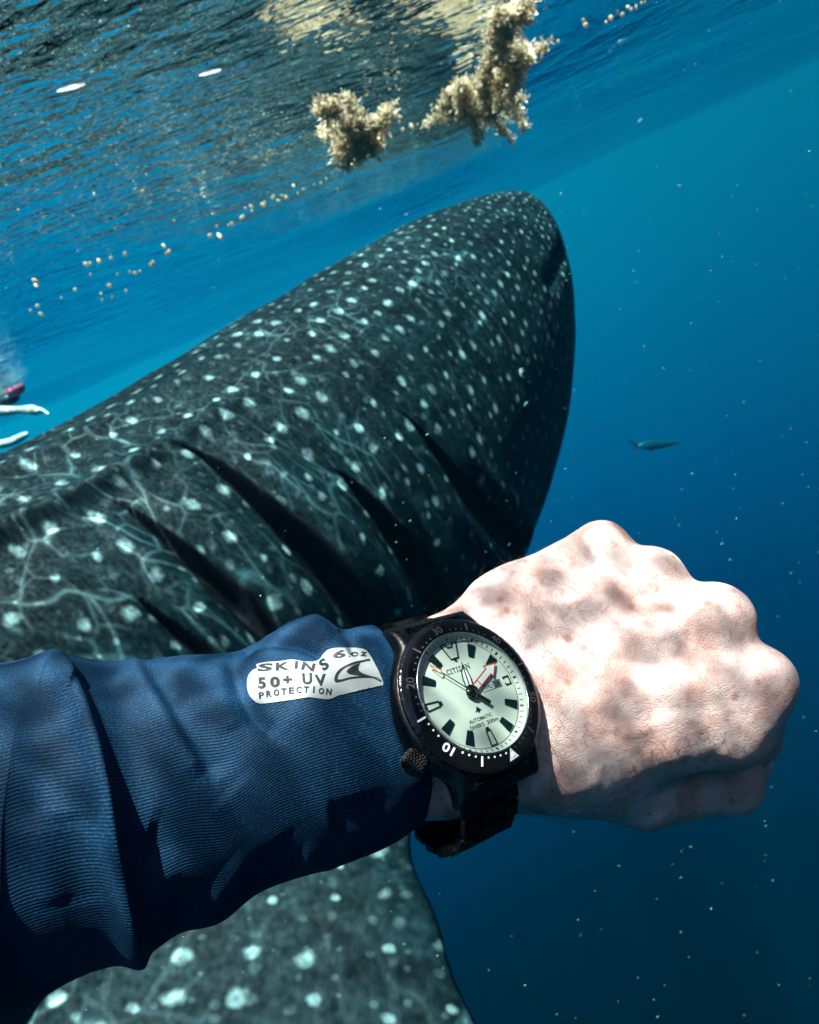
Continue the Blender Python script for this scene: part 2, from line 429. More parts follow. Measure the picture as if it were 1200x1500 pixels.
s2, rnd2 = spots(1.25, 0.8, 0.02, 0.19, 0.5, 7.7)
s2 = m.math('MULTIPLY', s2, 0.16)
sep = m.n('SeparateXYZ', Vector=wo.outputs[0])
# faint pale bars between the rows of spots
bar = m.math('SINE', m.math('MULTIPLY', sep.outputs['X'], 3.9)); barm = m.map(bar, 0.80, 1.0, 0, 0.10)
bn = m.n('TexNoise', Vector=uv, Scale=1.6, Detail=3.0); barm = m.math('MULTIPLY', barm, m.map(bn.outputs[0], .45, .65))
mot = m.n('TexNoise', Vector=geo, Scale=5.5, Detail=6.0, Roughness=0.62)
fine = m.n('TexNoise', Vector=geo, Scale=70.0, Detail=4.0, Roughness=0.7)
base = m.mixc(m.map(mot.outputs[0], .35, .68), (0.0012, 0.0075, 0.0095), (0.0045, 0.018, 0.022))
bel = m.n('Attribute', {'attribute_name': 'belly'}).outputs['Fac']
base = m.mixc(m.math('MULTIPLY', bel, 0.5), base, (0.10, 0.17, 0.18))
k = m.math('MAXIMUM', m.math('MULTIPLY', s1, m.map(rnd1, 0, .5, .55, 1.0)), m.math('MAXIMUM', s2, barm))
k = m.math('MULTIPLY', k, m.map(fine.outputs[0], .25, .6, .70, 1.0))
base = m.mixc(k, base, (0.21, 0.31, 0.315))
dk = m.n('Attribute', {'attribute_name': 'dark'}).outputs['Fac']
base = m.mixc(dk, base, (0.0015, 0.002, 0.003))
b1 = m.n('Bump', Height=fine.outputs[0], Strength=0.35, Distance=0.004)
b2 = m.n('Bump', Height=mot.outputs[0], Strength=0.35, Distance=0.03, Normal=b1.outputs[0])
m.set(Base_Color=base, Roughness=0.62, Normal=b2.outputs[0]); m.b.inputs['Specular IOR Level'].default_value = 0.12
SKIN_SHARK = m.m
shark = empty('whale_shark', tuple(NOSE - HD*2) )
shark.location.z = -1.8
def keep(o, parent):      # parent without moving
    o.parent = parent; o.matrix_parent_inverse = Matrix.Translation(parent.location).inverted() if parent.rotation_euler == Matrix.Identity(3).to_euler() else parent.matrix_world.inverted()
    return o
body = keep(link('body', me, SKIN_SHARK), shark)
tag(shark, 'huge dark whale shark with pale spots and long black gill slits, swimming beside the arm', 'whale shark')
# eye low on the side of the head
eh = bvh.ray_cast(CAM, ray(765, 548))
if eh[0] is not None:
    bm = bmesh.new(); bmesh.ops.create_uvsphere(bm, u_segments=24, v_segments=14, radius=0.017)
    eye = bmobj('eye', bm, simple('shark_eye', (0.004, 0.006, 0.007), 0.15), None, True)
    eye.location = eh[0] + eh[1]*0.004; keep(eye, shark)
    bm = bmesh.new()
    q = eh[1].to_track_quat('Z', 'Y'); 
    for i in range(40):
        pass
    R_, r_ = 0.022, 0.005; nu_, nv_ = 40, 10
    tv = [(( R_ + r_*math.cos(b))*math.cos(a), (R_ + r_*math.cos(b))*math.sin(a), r_*math.sin(b)) for a in np.linspace(0, 2*math.pi, nu_, endpoint=False) for b in np.linspace(0, 2*math.pi, nv_, endpoint=False)]
    f = [(i*nv_ + k2, ((i+1) % nu_)*nv_ + k2, ((i+1) % nu_)*nv_ + (k2+1) % nv_, i*nv_ + (k2+1) % nv_) for i in range(nu_) for k2 in range(nv_)]
    lid = link('eyelid', npmesh('eyelid', tv, f), simple('shark_eyelid', (0.30, 0.36, 0.36), 0.6))
    lid.rotation_euler = q.to_euler(); lid.location = eh[0] + eh[1]*0.004
    bm.free(); keep(lid, shark)

# ================================================================ THE PHOTOGRAPHER'S ARM
mm = 0.001
def cpt(px, py, d):            # camera-frame millimetres: right, up, away
    return np.array([(px - 600) / F * d, (750 - py) / F * d, d], float)
AX = np.array([[*RIGHT], [*UP], [*FWD]])
def to_world(p):               # (n,3) camera-frame mm -> world metres
    return np.asarray(p) * mm @ AX + np.array(CAM)
def to_px(pw):
    q = (np.asarray(pw) - np.array(CAM)) @ AX.T
    return np.stack([600 + q[:, 0]/q[:, 2]*F, 750 - q[:, 1]/q[:, 2]*F], -1), q[:, 2]
# watch frame (camera coordinates: right, up, away)
WC = cpt(689, 1015, 207)
WX = np.array([.824, .124, .552]); WX /= np.linalg.norm(WX)
WN = np.array([.427, .563, -.723]); WN -= WX*(WN @ WX); WN /= np.linalg.norm(WN)
WY = np.cross(WN, WX) ; WY = WY if WY[1] > 0 else -WY
W0 = WC - WN*29

# --- signed distance model of forearm and fist, merged smoothly
def wr_(x, y, n): return W0 + WX*x + WY*y + WN*n
K = {5: cpt(880, 806, 266), 4: cpt(958, 850, 257), 3: cpt(1050, 908, 247), 2: cpt(1112, 999, 238)}
KR = {5: 10.5, 4: 11.0, 3: 12.0, 2: 10.9}
HN = np.array([-.03, .50, -.867])          # back of the hand faces up and towards us
prims = []
def cap(a, b, ra, rb, k): prims.append((np.array(a, float), np.array(b, float), ra, rb, k))
# forearm and wrist: flattened by stacking capsules side by side
cap(cpt(330, 1085, 236), wr_(10, 12, 0), 19, 17.5, 8)
cap(cpt(330, 1140, 228), wr_(10, -12, 0), 19, 17.5, 12)
cap(wr_(0, 12, 0), cpt(760, 905, 255), 17.5, 17, 12)
cap(wr_(0, -10, 0), cpt(800, 1085, 236), 17.5, 18, 12)
cap(wr_(10, 0, 0), cpt(930, 980, 254), 18, 17, 14)
base = {5: cpt(745, 895, 256), 4: cpt(765, 935, 250), 3: cpt(785, 985, 244), 2: cpt(800, 1040, 237)}
for i in (5, 4, 3, 2):
    cap(base[i], K[i], 14.5 if i > 3 else 14, KR[i], 11)
    cap(K[i] - HN*0 , K[i] + HN*(-9), KR[i], KR[i] - .5, 5)
cap(cpt(930, 930, 272), cpt(1010, 990, 268), 18, 16, 14)       # flesh of the palm
cap(cpt(800, 900, 272), cpt(900, 850, 280), 15, 13, 14)
cap(cpt(860, 1085, 244), cpt(1050, 1058, 245), 18, 15, 17)     # muscle beside the index bone
cap(K[2] + [-5, -2, 3], cpt(1072, 1068, 243), 11.5, 12.5, 7)
# fingers folded away from us
for i, L1 in ((5, 32), (4, 38), (3, 41)):
    pip = K[i] + L1*np.array([.0, -.42, .90]); dip = pip + (L1*.6)*np.array([-.80, -.45, -.15]); tipf = dip + 17*np.array([-.25, .35, -.85])
    cap(K[i], pip, KR[i] - 1.2, 9.3 if i < 5 else 8.2, 3.5); cap(pip, dip, 9.0 if i < 5 else 8, 8.3, 1.5); cap(dip, tipf, 8.2, 7.2, 1.5)
pip2 = cpt(1108, 1082, 270); dip2 = cpt(1050, 1110, 280)
cap(K[2], pip2, 10.2, 9.0, 4); cap(pip2, dip2, 9.0, 8.2, 1.5); cap(dip2, cpt(1010, 1080, 270), 8.0, 7.2, 1.5)
# thumb along the underside
cap(cpt(770, 1105, 234), cpt(940, 1158, 256), 15.5, 13, 12)
cap(cpt(940, 1158, 256), cpt(1068, 1142, 270), 13, 12.4, 4)
cap(cpt(1068, 1142, 270), cpt(1094, 1112, 286), 12, 10, 4)
# tendons standing slightly proud
for i, r_ in ((3, 3.0), (4, 2.6), (2, 2.8)):
    cap(base[i]*.6 + K[i]*.4 + HN*(14 - r_ + .2), K[i] + HN*(KR[i] - r_ + .1), r_, r_, 6)
H = 1.0
lo = np.array([-95., -152., 175.]); hi = np.array([152., 20., 322.])
nx, ny, nz = [int((b - a)/H) + 1 for a, b in zip(lo, hi)]
gx = (lo[0] + np.arange(nx)*H).astype(np.float32)[:, None, None]; gy = (lo[1] + np.arange(ny)*H).astype(np.float32)[None, :, None]; gz = (lo[2] + np.arange(nz)*H).astype(np.float32)[None, None, :]
S = np.full((nx, ny, nz), 60.0, np.float32)
for a, b, ra, rb, kk in prims:
    mg = max(ra, rb) + kk + 6
    l = np.maximum(((np.minimum(a, b) - mg - lo)/H).astype(int), 0); h = np.minimum(((np.maximum(a, b) + mg - lo)/H).astype(int) + 1, [nx, ny, nz])
    sl = (slice(l[0], h[0]), slice(l[1], h[1]), slice(l[2], h[2]))
    x, y, z = gx[sl[0]], gy[:, sl[1]], gz[:, :, sl[2]]
    d = (b - a).astype(np.float32); dd = float(d @ d) + 1e-6
    t = np.clip(((x - a[0])*d[0] + (y - a[1])*d[1] + (z - a[2])*d[2])/dd, 0, 1)
    q = np.sqrt((x - a[0] - t*d[0])**2 + (y - a[1] - t*d[1])**2 + (z - a[2] - t*d[2])**2) - (ra + (rb - ra)*t)
    s0 = S[sl]; hh = np.clip(.5 + .5*(s0 - q)/kk, 0, 1)
    S[sl] = s0*(1 - hh) + q*hh - kk*hh*(1 - hh)
def surface_nets(S, lo, H):
    neg = S < 0
    c = [neg[:-1, :-1, :-1], neg[1:, :-1, :-1], neg[:-1, 1:, :-1], neg[1:, 1:, :-1], neg[:-1, :-1, 1:], neg[1:, :-1, 1:], neg[:-1, 1:, 1:], neg[1:, 1:, 1:]]
    n = sum(a.astype(np.int8) for a in c); act = (n > 0) & (n < 8)
    I = np.argwhere(act); idx = -np.ones(act.shape, np.int64); idx[act] = np.arange(len(I))
    cs = np.array([[a & 1, (a >> 1) & 1, (a >> 2) & 1] for a in range(8)])
    val = np.stack([S[I[:, 0] + o[0], I[:, 1] + o[1], I[:, 2] + o[2]] for o in cs], 1)
    acc = np.zeros((len(I), 3)); cnt = np.zeros(len(I))
    for a in range(8):
        for b in range(a + 1, 8):
            if bin(a ^ b).count('1') != 1: continue
            va, vb = val[:, a], val[:, b]; mk = (va < 0) != (vb < 0)
            t = np.where(mk, va/(va - vb + 1e-12), 0)[:, None]
            acc += np.where(mk[:, None], cs[a] + t*(cs[b] - cs[a]), 0); cnt += mk
    V = lo + (I + acc/cnt[:, None])*H
    Fs = []
    for ax in range(3):
        o = [0, 0, 0]; o[ax] = 1
        A = neg[:neg.shape[0] - o[0], :neg.shape[1] - o[1], :neg.shape[2] - o[2]]; B = neg[o[0]:, o[1]:, o[2]:]
        u, v = [(1, 2), (2, 0), (0, 1)][ax]
        E = np.argwhere(A != B); E = E[(E[:, u] > 0) & (E[:, v] > 0)]
        E = E[(E[:, 0] < act.shape[0]) & (E[:, 1] < act.shape[1]) & (E[:, 2] < act.shape[2])]
        du = np.eye(3, dtype=int)[u]; dv_ = np.eye(3, dtype=int)[v]
        q = [idx[tuple((E - x).T)] for x in (0*du, du, du + dv_, dv_)]
        f = np.stack(q, 1); fl = ~A[tuple(E.T)]
        f[fl] = f[fl][:, ::-1]; Fs.append(f)
    return V, np.concatenate(Fs)
hv, hf = surface_nets(S, lo, H)
# vertex normals from the field gradient
def field_normal(v):
    i = np.clip(((v - lo)/H).astype(int), 1, np.array(S.shape) - 2)
    g = np.stack([S[i[:, 0]+1, i[:, 1], i[:, 2]] - S[i[:, 0]-1, i[:, 1], i[:, 2]], S[i[:, 0], i[:, 1]+1, i[:, 2]] - S[i[:, 0], i[:, 1]-1, i[:, 2]], S[i[:, 0], i[:, 1], i[:, 2]+1] - S[i[:, 0], i[:, 1], i[:, 2]-1]], -1)
    return g/(np.linalg.norm(g, axis=1, keepdims=True) + 1e-9)
hn = field_normal(hv)
hpx = np.stack([600 + hv[:, 0]/hv[:, 2]*F, 750 - hv[:, 1]/hv[:, 2]*F], -1)
front = (hn*(-hv)).sum(1) > 0
def dist2(p, line):
    line = np.array(line, float); best = np.full(len(p), 1e9); sg = np.zeros(len(p)); par = np.zeros(len(p)); L = np.linalg.norm(np.diff(line, axis=0), axis=1); cum = np.r_[0, np.cumsum(L)]
    for k in range(len(line) - 1):
        e = line[k+1] - line[k]; t = np.clip(((p - line[k]) @ e)/(e @ e), 0, 1); r_ = p - line[k] - t[:, None]*e; d = np.linalg.norm(r_, axis=1)
        m_ = d < best; best[m_] = d[m_]; sg[m_] = np.sign(e[0]*r_[m_, 1] - e[1]*r_[m_, 0]); par[m_] = (cum[k] + t[m_]*L[k])/cum[-1]
    return best, sg, par
dsp = 0.35*vnoise(hv, .09) + .16*vnoise(hv, .22)
for line, wd, am in (([(800, 905), (850, 925), (905, 915), (960, 935), (1000, 920)], 7, .42), ([(830, 1010), (880, 985), (925, 1000), (985, 975)], 7, .42), ([(880, 985), (900, 940), (905, 915)], 6, .36), ([(860, 1060), (930, 1075), (990, 1050), (1030, 1060)], 7, .36), ([(985, 975), (1010, 940), (1015, 905)], 7, -.5), ([(1118, 960), (1135, 985)], 7, -.35), ([(1050, 868), (1078, 885)], 6, -.3), ([(1056, 968), (1046, 988), (1040, 1010)], 11, -.9), ([(1060, 975), (1085, 960), (1105, 950)], 16, -.7), ([(1010, 868), (985, 905)], 18, -.9),
                     ([(925, 825), (905, 865)], 16, -.7), ([(860, 940), (920, 960), (990, 955)], 12, .55), ([(800, 1000), (860, 1030), (940, 1040)], 13, .5), ([(790, 900), (850, 880), (915, 890)], 12, .5),
                     ([(1098, 925), (1070, 960)], 14, -.6)):
    d, sg, pr = dist2(hpx, line); dsp += am*np.exp(-(d/wd)**2)*np.sin(np.pi*np.clip(pr*.9 + .05, 0, 1))**.5*front
hv2 = hv + hn*dsp[:, None]
me = npmesh('arm', to_world(hv2), hf)
person = empty('person', tuple(to_world(W0[None])[0]))
PM = Matrix.Translation(person.location).inverted()
def pkeep(o, par=None, inv=None):
    o.parent = par or person; o.matrix_parent_inverse = PM if inv is None else inv; return o
m = Mat('skin')
pos = m.n('NewGeometry').outputs['Position']
big = m.n('TexNoise', Vector=pos, Scale=62.0, Detail=3.0, Roughness=0.6)
med = m.n('TexNoise', Vector=pos, Scale=230.0, Detail=4.0, Roughness=0.65)
c = m.mixc(m.map(big.outputs[0], .35, .68), (0.62, 0.475, 0.435), (0.50, 0.30, 0.26))
c = m.mixc(m.map(med.outputs[0], .48, .70, 0, .55), c, (0.42, 0.19, 0.15))
fv_ = m.n('TexVoronoi', {'voronoi_dimensions': '3D'}, Vector=pos, Scale=120.0)
fr_ = m.n('SeparateColor', Color=fv_.outputs['Color'])
frk = m.math('MULTIPLY', m.map(m.math('ADD', fv_.outputs['Distance'], m.math('MULTIPLY', med.outputs[0], .3)), .40, .22), m.map(fr_.outputs[0], .45, .85))
c = m.mixc(m.math('MULTIPLY', frk, .65), c, (0.28, 0.12, 0.075))
mp = m.n('Mapping', Vector=pos, Rotation=(.5, .7, .4), Scale=(1.0, 1.0, 2.0))
cr = m.n('TexVoronoi', {'feature': 'DISTANCE_TO_EDGE'}, Vector=mp.outputs[0], Scale=850.0)
wr2 = m.n('TexNoise', Vector=mp.outputs[0], Scale=520.0, Detail=4.0, Roughness=.7)
hh = m.math('ADD', m.math('MULTIPLY', m.map(cr.outputs['Distance'], 0, .22), .5), m.math('MULTIPLY', wr2.outputs[0], .9))
b1 = m.n('Bump', Height=hh, Strength=0.5, Distance=0.00045)
b2 = m.n('Bump', Height=big.outputs[0], Strength=0.3, Distance=0.004, Normal=b1.outputs[0])
m.set(Base_Color=c, Roughness=0.48, Normal=b2.outputs[0])
m.b.inputs['Specular IOR Level'].default_value = .2
m.b.inputs['Subsurface Weight'].default_value = .12; m.b.inputs['Subsurface Radius'].default_value = (1.0, .35, .2); m.b.inputs['Subsurface Scale'].default_value = .004
arm = pkeep(link('arm', me, m.m))
tag(person, "photographer's left arm in a navy rash guard sleeve, pale hand closed in a fist", 'person')
# hairs on wrist and hand
hr = np.random.default_rng(5)
hm = hv2
cand = np.where(((hpx[:, 0] > 540) & (hpx[:, 0] < 1090)) & ((hn @ HN) > -.75))[0]
wgt = np.where(hpx[cand, 1] > 1060, 2.2, 0.8)*np.where(hpx[cand, 0] < 820, 1.6, .7)
pick = hr.choice(cand, 1500, p=wgt/wgt.sum())
HV = []; HF = []
for i in pick:
    n_ = hn[i]; p0 = hm[i]
    dr = np.array([.55, -.75, .1]) + hr.normal(0, .45, 3); dr -= n_*(dr @ n_); dr /= np.linalg.norm(dr)
    L = hr.uniform(3.5, 10.0) if hpx[i, 0] < 860 else hr.uniform(2.0, 5.0)
    lift = hr.uniform(.18, .55); cu_ = np.cross(n_, dr)*hr.normal(0, .35)
    pts = [p0 + dr*L*s + n_*(L*lift*(s - .55*s*s)) + cu_*L*s*s for s in np.linspace(0, 1, 7)]
    b0 = len(HV)
    for q, pt in enumerate(pts):
        r_ = .045*(1 - .8*q/6)
        e1_ = np.cross(dr, n_)
        for a_ in (0, 2.094, 4.189): HV.append(pt + r_*(math.cos(a_)*n_ + math.sin(a_)*e1_))
    for q in range(6):
        for a_ in range(3): HF.append((b0 + q*3 + a_, b0 + q*3 + (a_ + 1) % 3, b0 + q*3 + 3 + (a_ + 1) % 3, b0 + q*3 + 3 + a_))
hair = pkeep(link('arm_hair', npmesh('arm_hair', to_world(HV), HF), simple('hair', (.06, .035, .022), .45)))
tag(hair, kind='stuff')

# ---------------------------------------------------------------- sleeve
ST = [((-160, 992), (-230, 1560), 183), ((-60, 975), (-110, 1500), 187), ((0, 968), (-25, 1478), 190), ((60, 958), (55, 1445), 194), ((130, 964), (135, 1405), 197),
      ((200, 967), (212, 1383), 201), ((270, 960), (262, 1350), 205), ((335, 956), (318, 1335), 209), ((400, 928), (385, 1290), 213), ((455, 910), (470, 1266), 217), ((500, 917), (548, 1240), 220), ((545, 914), (604, 1203), 225)]
sx_ = np.cumsum([0] + [np.hypot(*(np.array(ST[i+1][0]) - ST[i][0])) for i in range(len(ST) - 1)])
Tt = np.array([cpt(*a, d) for a, b, d in ST]); Bb = np.array([cpt(*b, d) for a, b, d in ST])
ns_, nph = 620, 560
s_ = np.linspace(0, sx_[-1], ns_)
T_ = spline(sx_, Tt, s_); B_ = spline(sx_, Bb, s_)
ph = np.linspace(0, 2*np.pi, nph, endpoint=False)
Cc = (T_ + B_)/2; Hv = (T_ - B_)/2; hl = np.linalg.norm(Hv, axis=1, keepdims=True)
axis = np.gradient(Cc, axis=0); axis /= np.linalg.norm(axis, axis=1, keepdims=True)
Mv = np.cross(Hv/hl, axis); Mv *= np.sign((Mv*(-Cc)).sum(1))[:, None]; Mv /= np.linalg.norm(Mv, axis=1, keepdims=True)
thk = spline([0, sx_[-1]*.6, sx_[-1]], [.80, .78, .74], s_)[:, None]
SV_ = Cc[:, None] + Hv[:, None]*np.cos(ph)[None, :, None]*0.985 + (Mv*hl*thk)[:, None]*np.sin(ph)[None, :, None]
dU = np.gradient(SV_, axis=0); dV = np.roll(SV_, -1, 1) - np.roll(SV_, 1, 1)
SN = np.cross(dU, dV); SN /= np.linalg.norm(SN, axis=-1, keepdims=True)
if (SN*(SV_ - Cc[:, None])).sum() < 0: SN = -SN
v = SV_.reshape(-1, 3); n_ = SN.reshape(-1, 3)
spx = np.stack([600 + v[:, 0]/v[:, 2]*F, 750 - v[:, 1]/v[:, 2]*F], -1)
fr2 = sstep(-.25, .15, (n_*(-v)).sum(1)/np.linalg.norm(v, axis=1))
ds = 0.9*vnoise(v*[1, .6, 1], .035) + .45*vnoise(v, .085)
# (pixel track, width before, width after, height mm): each a crease or a roll of cloth
FOLDS = [([(70, 945), (100, 990), (123, 1035), (144, 1093), (160, 1157), (171, 1227), (187, 1307), (205, 1390), (215, 1440)], 26, 11, 3.6),
         ([(150, 955), (168, 1020), (190, 1100), (205, 1190), (240, 1290)], 30, 34, -1.8),
         ([(185, 958), (205, 985), (229, 1019), (262, 1080), (299, 1136)], 22, 10, 1.5),
         ([(215, 975), (245, 1022), (282, 1085), (318, 1145)], 12, 26, -1.5),
         ([(338, 968), (350, 1015), (372, 1056), (405, 1080)], 10, 16, -1.4),
         ([(320, 972), (325, 1020), (345, 1070)], 20, 14, 0.9),
         ([(345, 958), (372, 942), (400, 938), (440, 943), (480, 962)], 9, 7, -2.2),
         ([(350, 936), (400, 914), (450, 912), (490, 935)], 14, 14, 1.5),
         ([(500, 915), (515, 935), (520, 960)], 9, 9, -1.8),
         ([(455, 905), (475, 930), (500, 955), (520, 985)], 12, 14, 1.0),
         ([(545, 930), (562, 985), (575, 1050), (592, 1120)], 12, 8, .5),
         ([(20, 1000), (45, 1060), (60, 1130), (60, 1220)], 30, 34, -1.0),
         ([(60, 985), (95, 1000), (110, 1010)], 20, 20, 1.4),
         ([(330, 1160), (370, 1200), (400, 1240)], 34, 44, .8),
         ([(215, 1225), (270, 1240), (340, 1290)], 44, 44, -1.3),
         ([(480, 1200), (530, 1190), (590, 1160)], 30, 34, -.8),
         ([(440, 1255), (480, 1262), (520, 1240)], 14, 18, 1.2),
         ([(420, 1030), (470, 1060), (510, 1120), (520, 1180)], 34, 40, 1.0),
         ([(100, 1190), (110, 1260), (120, 1330)], 34, 34, -.7), ([(60, 1180), (72, 1260), (80, 1330)], 26, 26, .6)]
for ln, wl, wr_2, am in FOLDS:
    am *= 1.15
    d, sg, pr = dist2(spx, ln)
    d = np.where(sg > 0, d/wl, d/wr_2)
    ds += am*np.exp(-d**2)*fr2*np.clip(np.minimum(pr, 1 - pr)*7 + .25, 0, 1)
ds += -.35*sstep(.968, .972, np.repeat(np.linspace(0, 1, ns_), nph))*0       # hem line
v = v + n_*ds[:, None]
Vs = v.reshape(ns_, nph, 3)
# the hem turns inside
cc_ = Vs[-1].mean(0); inner = []
for f_, back in ((.985, -.6), (.965, -.2), (.955, 1.2), (.95, 5), (.945, 14)):
    inner.append(cc_ + (Vs[-1] - cc_)*f_ - axis[-1]*back)
Vs = np.concatenate([Vs, np.array(inner)]); nS = len(Vs)
uvS = np.stack([np.repeat(np.linspace(0, 1, nS), nph), np.tile(ph/(2*np.pi), nS)], -1)
me = npmesh('sleeve', to_world(Vs.reshape(-1, 3)), grid_faces(nS, nph, True))
# keep the seam of the texture on the hidden side
vi = np.empty(len(me.loops), dtype=np.int32); me.loops.foreach_get('vertex_index', vi)
uvl = me.uv_layers.new(name='weave'); u_ = uvS[vi].reshape(-1, 4, 2); wrap = (u_[:, :, 1].max(1) - u_[:, :, 1].min(1)) > .5
u_[wrap, :, 1] = np.where(u_[wrap, :, 1] < .5, u_[wrap, :, 1] + 1, u_[wrap, :, 1]); uvl.data.foreach_set('uv', u_.astype(np.float32).ravel())
m = Mat('sleeve_cloth')
uv = m.n('UVMap', {'uv_map': 'weave'}).outputs[0]
s3 = m.n('SeparateXYZ', Vector=uv)
ln_ = m.n('TexNoise', Vector=uv, Scale=9.0, Detail=2.0)
vv = m.math('ADD', s3.outputs['Y'], m.math('MULTIPLY', ln_.outputs[0], .006))
rib = m.math('SINE', m.math('MULTIPLY', vv, 2*math.pi*290))
dsh = m.math('SINE', m.math('MULTIPLY', s3.outputs['X'], 2*math.pi*300))
mpn = m.n('Mapping', Vector=uv, Scale=(220, 500, 1)); dn = m.n('TexNoise', Vector=mpn.outputs[0], Scale=1.0, Detail=2.0)
hgt = m.math('ADD', m.math('MULTIPLY', rib, .5), m.math('ADD', m.math('MULTIPLY', dsh, .12), m.math('MULTIPLY', dn.outputs[0], 1.1)))
b1 = m.n('Bump', Height=hgt, Strength=.5, Distance=.00022)
cl = m.mixc(m.map(rib, -.8, .9, .2, .8), (0.0008, 0.014, 0.038), (0.0018, 0.028, 0.066))
cl = m.mixc(m.map(dn.outputs[0], .45, .75, 0, .4), cl, (0.03, 0.10, 0.20))
m.set(Base_Color=cl, Roughness=.62, Normal=b1.outputs[0]); m.b.inputs['Specular IOR Level'].default_value = .12
m.b.inputs['Sheen Weight'].default_value = .02; m.b.inputs['Sheen Roughness'].default_value = .5; m.b.inputs['Sheen Tint'].default_value = (.35, .55, .9, 1)
sleeve = pkeep(link('sleeve', me, m.m))

# ---- the pale print on the sleeve
svw = to_world(Vs.reshape(-1, 3)); stree = BVHTree.FromPolygons([Vector(p) for p in svw], [tuple(int(i) for i in f) for f in grid_faces(nS, nph, True)])
ptree = [None]
def lay(pts2, lift):
    outp = []
    for x, y in pts2:
        h = ptree[0].ray_cast(CAM, ray(x, y)) if ptree[0] else (None,)
        if h[0] is None: h = stree.ray_cast(CAM, ray(x, y)) ; h = (h[0] - ray(x, y)*.00025,) if (h[0] is not None and ptree[0]) else h
        outp.append(h[0] - ray(x, y)*lift if h[0] is not None else P(x, y, .2))
    return outp
def lay_mesh(name, bm, lift, mat, edge=4.0, parent=None):
    """bm is flat in pixel coordinates; it is cut fine and laid on the cloth"""
    bmesh.ops.triangulate(bm, faces=bm.faces[:])
    for _ in range(5):
        le = [e for e in bm.edges if e.calc_length() > edge]
        if not le: break
        bmesh.ops.subdivide_edges(bm, edges=le, cuts=1); bmesh.ops.triangulate(bm, faces=bm.faces[:])
    for q, p_ in zip(bm.verts, lay([(q.co.x, q.co.y) for q in bm.verts], lift)): q.co = p_
    return pkeep(bmobj(name, bm, mat, None, True), parent or person, Matrix())
def poly_bm(pts):
    bm = bmesh.new(); bm.faces.new([bm.verts.new((x, y, 0)) for x, y in pts]); return bm
def smoothpoly(pts, n=6):
    pts = np.array(pts, float); k = len(pts); o = []
    for i in range(k):
        a, b, c2, d2 = pts[i-1], pts[i], pts[(i+1) % k], pts[(i+2) % k]
        for t in np.linspace(0, 1, n, endpoint=False):
            o.append(.5*((2*b) + (c2 - a)*t + (2*a - 5*b + 4*c2 - d2)*t*t + (3*b - a - 3*c2 + d2)*t**3))
    return np.array(o)
_lc = {}
BOLD = [0.018]
def letter_bm(ch, extr=0.0, res=3):
    """a glyph as a flat mesh, normalised to height 1 and centred"""
    key = (ch, BOLD[0])
    if key not in _lc:
        cu = bpy.data.curves.new('t', 'FONT'); cu.body = ch; cu.resolution_u = res; cu.offset = BOLD[0]
        ob = bpy.data.objects.new('t', cu); col.objects.link(ob); dg = bpy.context.evaluated_depsgraph_get(); dg.update()
        t = bpy.data.meshes.new_from_object(ob.evaluated_get(dg)); bpy.data.objects.remove(ob); bpy.data.curves.remove(cu)
        co = [tuple(q.co) for q in t.vertices]; fs = [tuple(p_.vertices) for p_ in t.polygons]; bpy.data.meshes.remove(t)
        xs = [c_[0] for c_ in co]; ys = [c_[1] for c_ in co]
        _lc[key] = (co, fs, min(xs), max(xs), min(ys), max(ys))
    co, fs, x0, x1, y0, y1 = _lc[key]
    return [((x - (x0 + x1)/2)/(x1 - x0), (y - (y0 + y1)/2)/(y1 - y0)) for x, y, _ in co], fs
def glyph(bm, ch, cx, cy, w_, h_, rot=0.0, shear=0.0, flipy=True, z=0.0):
    co, fs = letter_bm(ch); c_, s2_ = math.cos(rad(rot)), math.sin(rad(rot)); vs = []
    for x, y in co:
        X_, Y_ = x*w_ + shear*y*h_, y*h_
        xr, yr = X_*c_ - Y_*s2_, X_*s2_ + Y_*c_
        vs.append(bm.verts.new((cx + xr, cy - yr if flipy else cy + yr, z)))
    for f in fs: 
        try: bm.faces.new([vs[i] for i in f])
        except ValueError: pass
BOLD[0] = 0.042
LG = lambda x, y: (350 + x/3.871, 920 + y/3.871)
patch_pts = [LG(*p_) for p_ in [(100, 205), (160, 192), (230, 188), (300, 178), (360, 188), (420, 190), (458, 176), (485, 140), (520, 118), (590, 111), (700, 116), (742, 150), (775, 210), (800, 260), (818, 325), (740, 317), (660, 330), (600, 352), (560, 384), (510, 403), (460, 400), (400, 392), (320, 403), (220, 418), (120, 428), (80, 405), (55, 370), (46, 320), (53, 270), (78, 238), (103, 226)]]
PR = simple('print_white', (.30, .33, .32), .55); PK = simple('print_navy', (.003, .006, .012), .7)
prt = lay_mesh('sleeve_print', poly_bm(smoothpoly(patch_pts, 3)), .00030, PR, 2.5, sleeve)
ptree[0] = BVHTree.FromPolygons([q.co.copy() for q in prt.data.vertices], [tuple(p_.vertices) for p_ in prt.data.polygons])
bm = bmesh.new()
for ch, x, y, w_, h_, r_, sh in [('S', 150, 222, 84, 44, 3, .3), ('K', 248, 216, 78, 44, 3, .1), ('I', 326, 208, 17, 44, 0, .1), ('N', 394, 218, 74, 46, -10, .1), ('S', 482, 205, 46, 66, 38, .1), ('6', 570, 147, 74, 46, 4, .3),
        ('.', 627, 160, 8, 8, 0, 0), ('o', 656, 148, 46, 27, 0, 0), ('z', 708, 147, 38, 26, -6, 0),
        ('5', 130, 312, 44, 66, 2, 0), ('0', 205, 306, 56, 62, 2, 0), ('+', 276, 292, 50, 44, 3, 0), ('U', 388, 287, 56, 66, 3, 0), ('V', 463, 295, 66, 66, 5, 0)]:
    X_, Y_ = LG(x, y); glyph(bm, ch, X_, Y_, w_/3.871, h_/3.871, r_, sh)
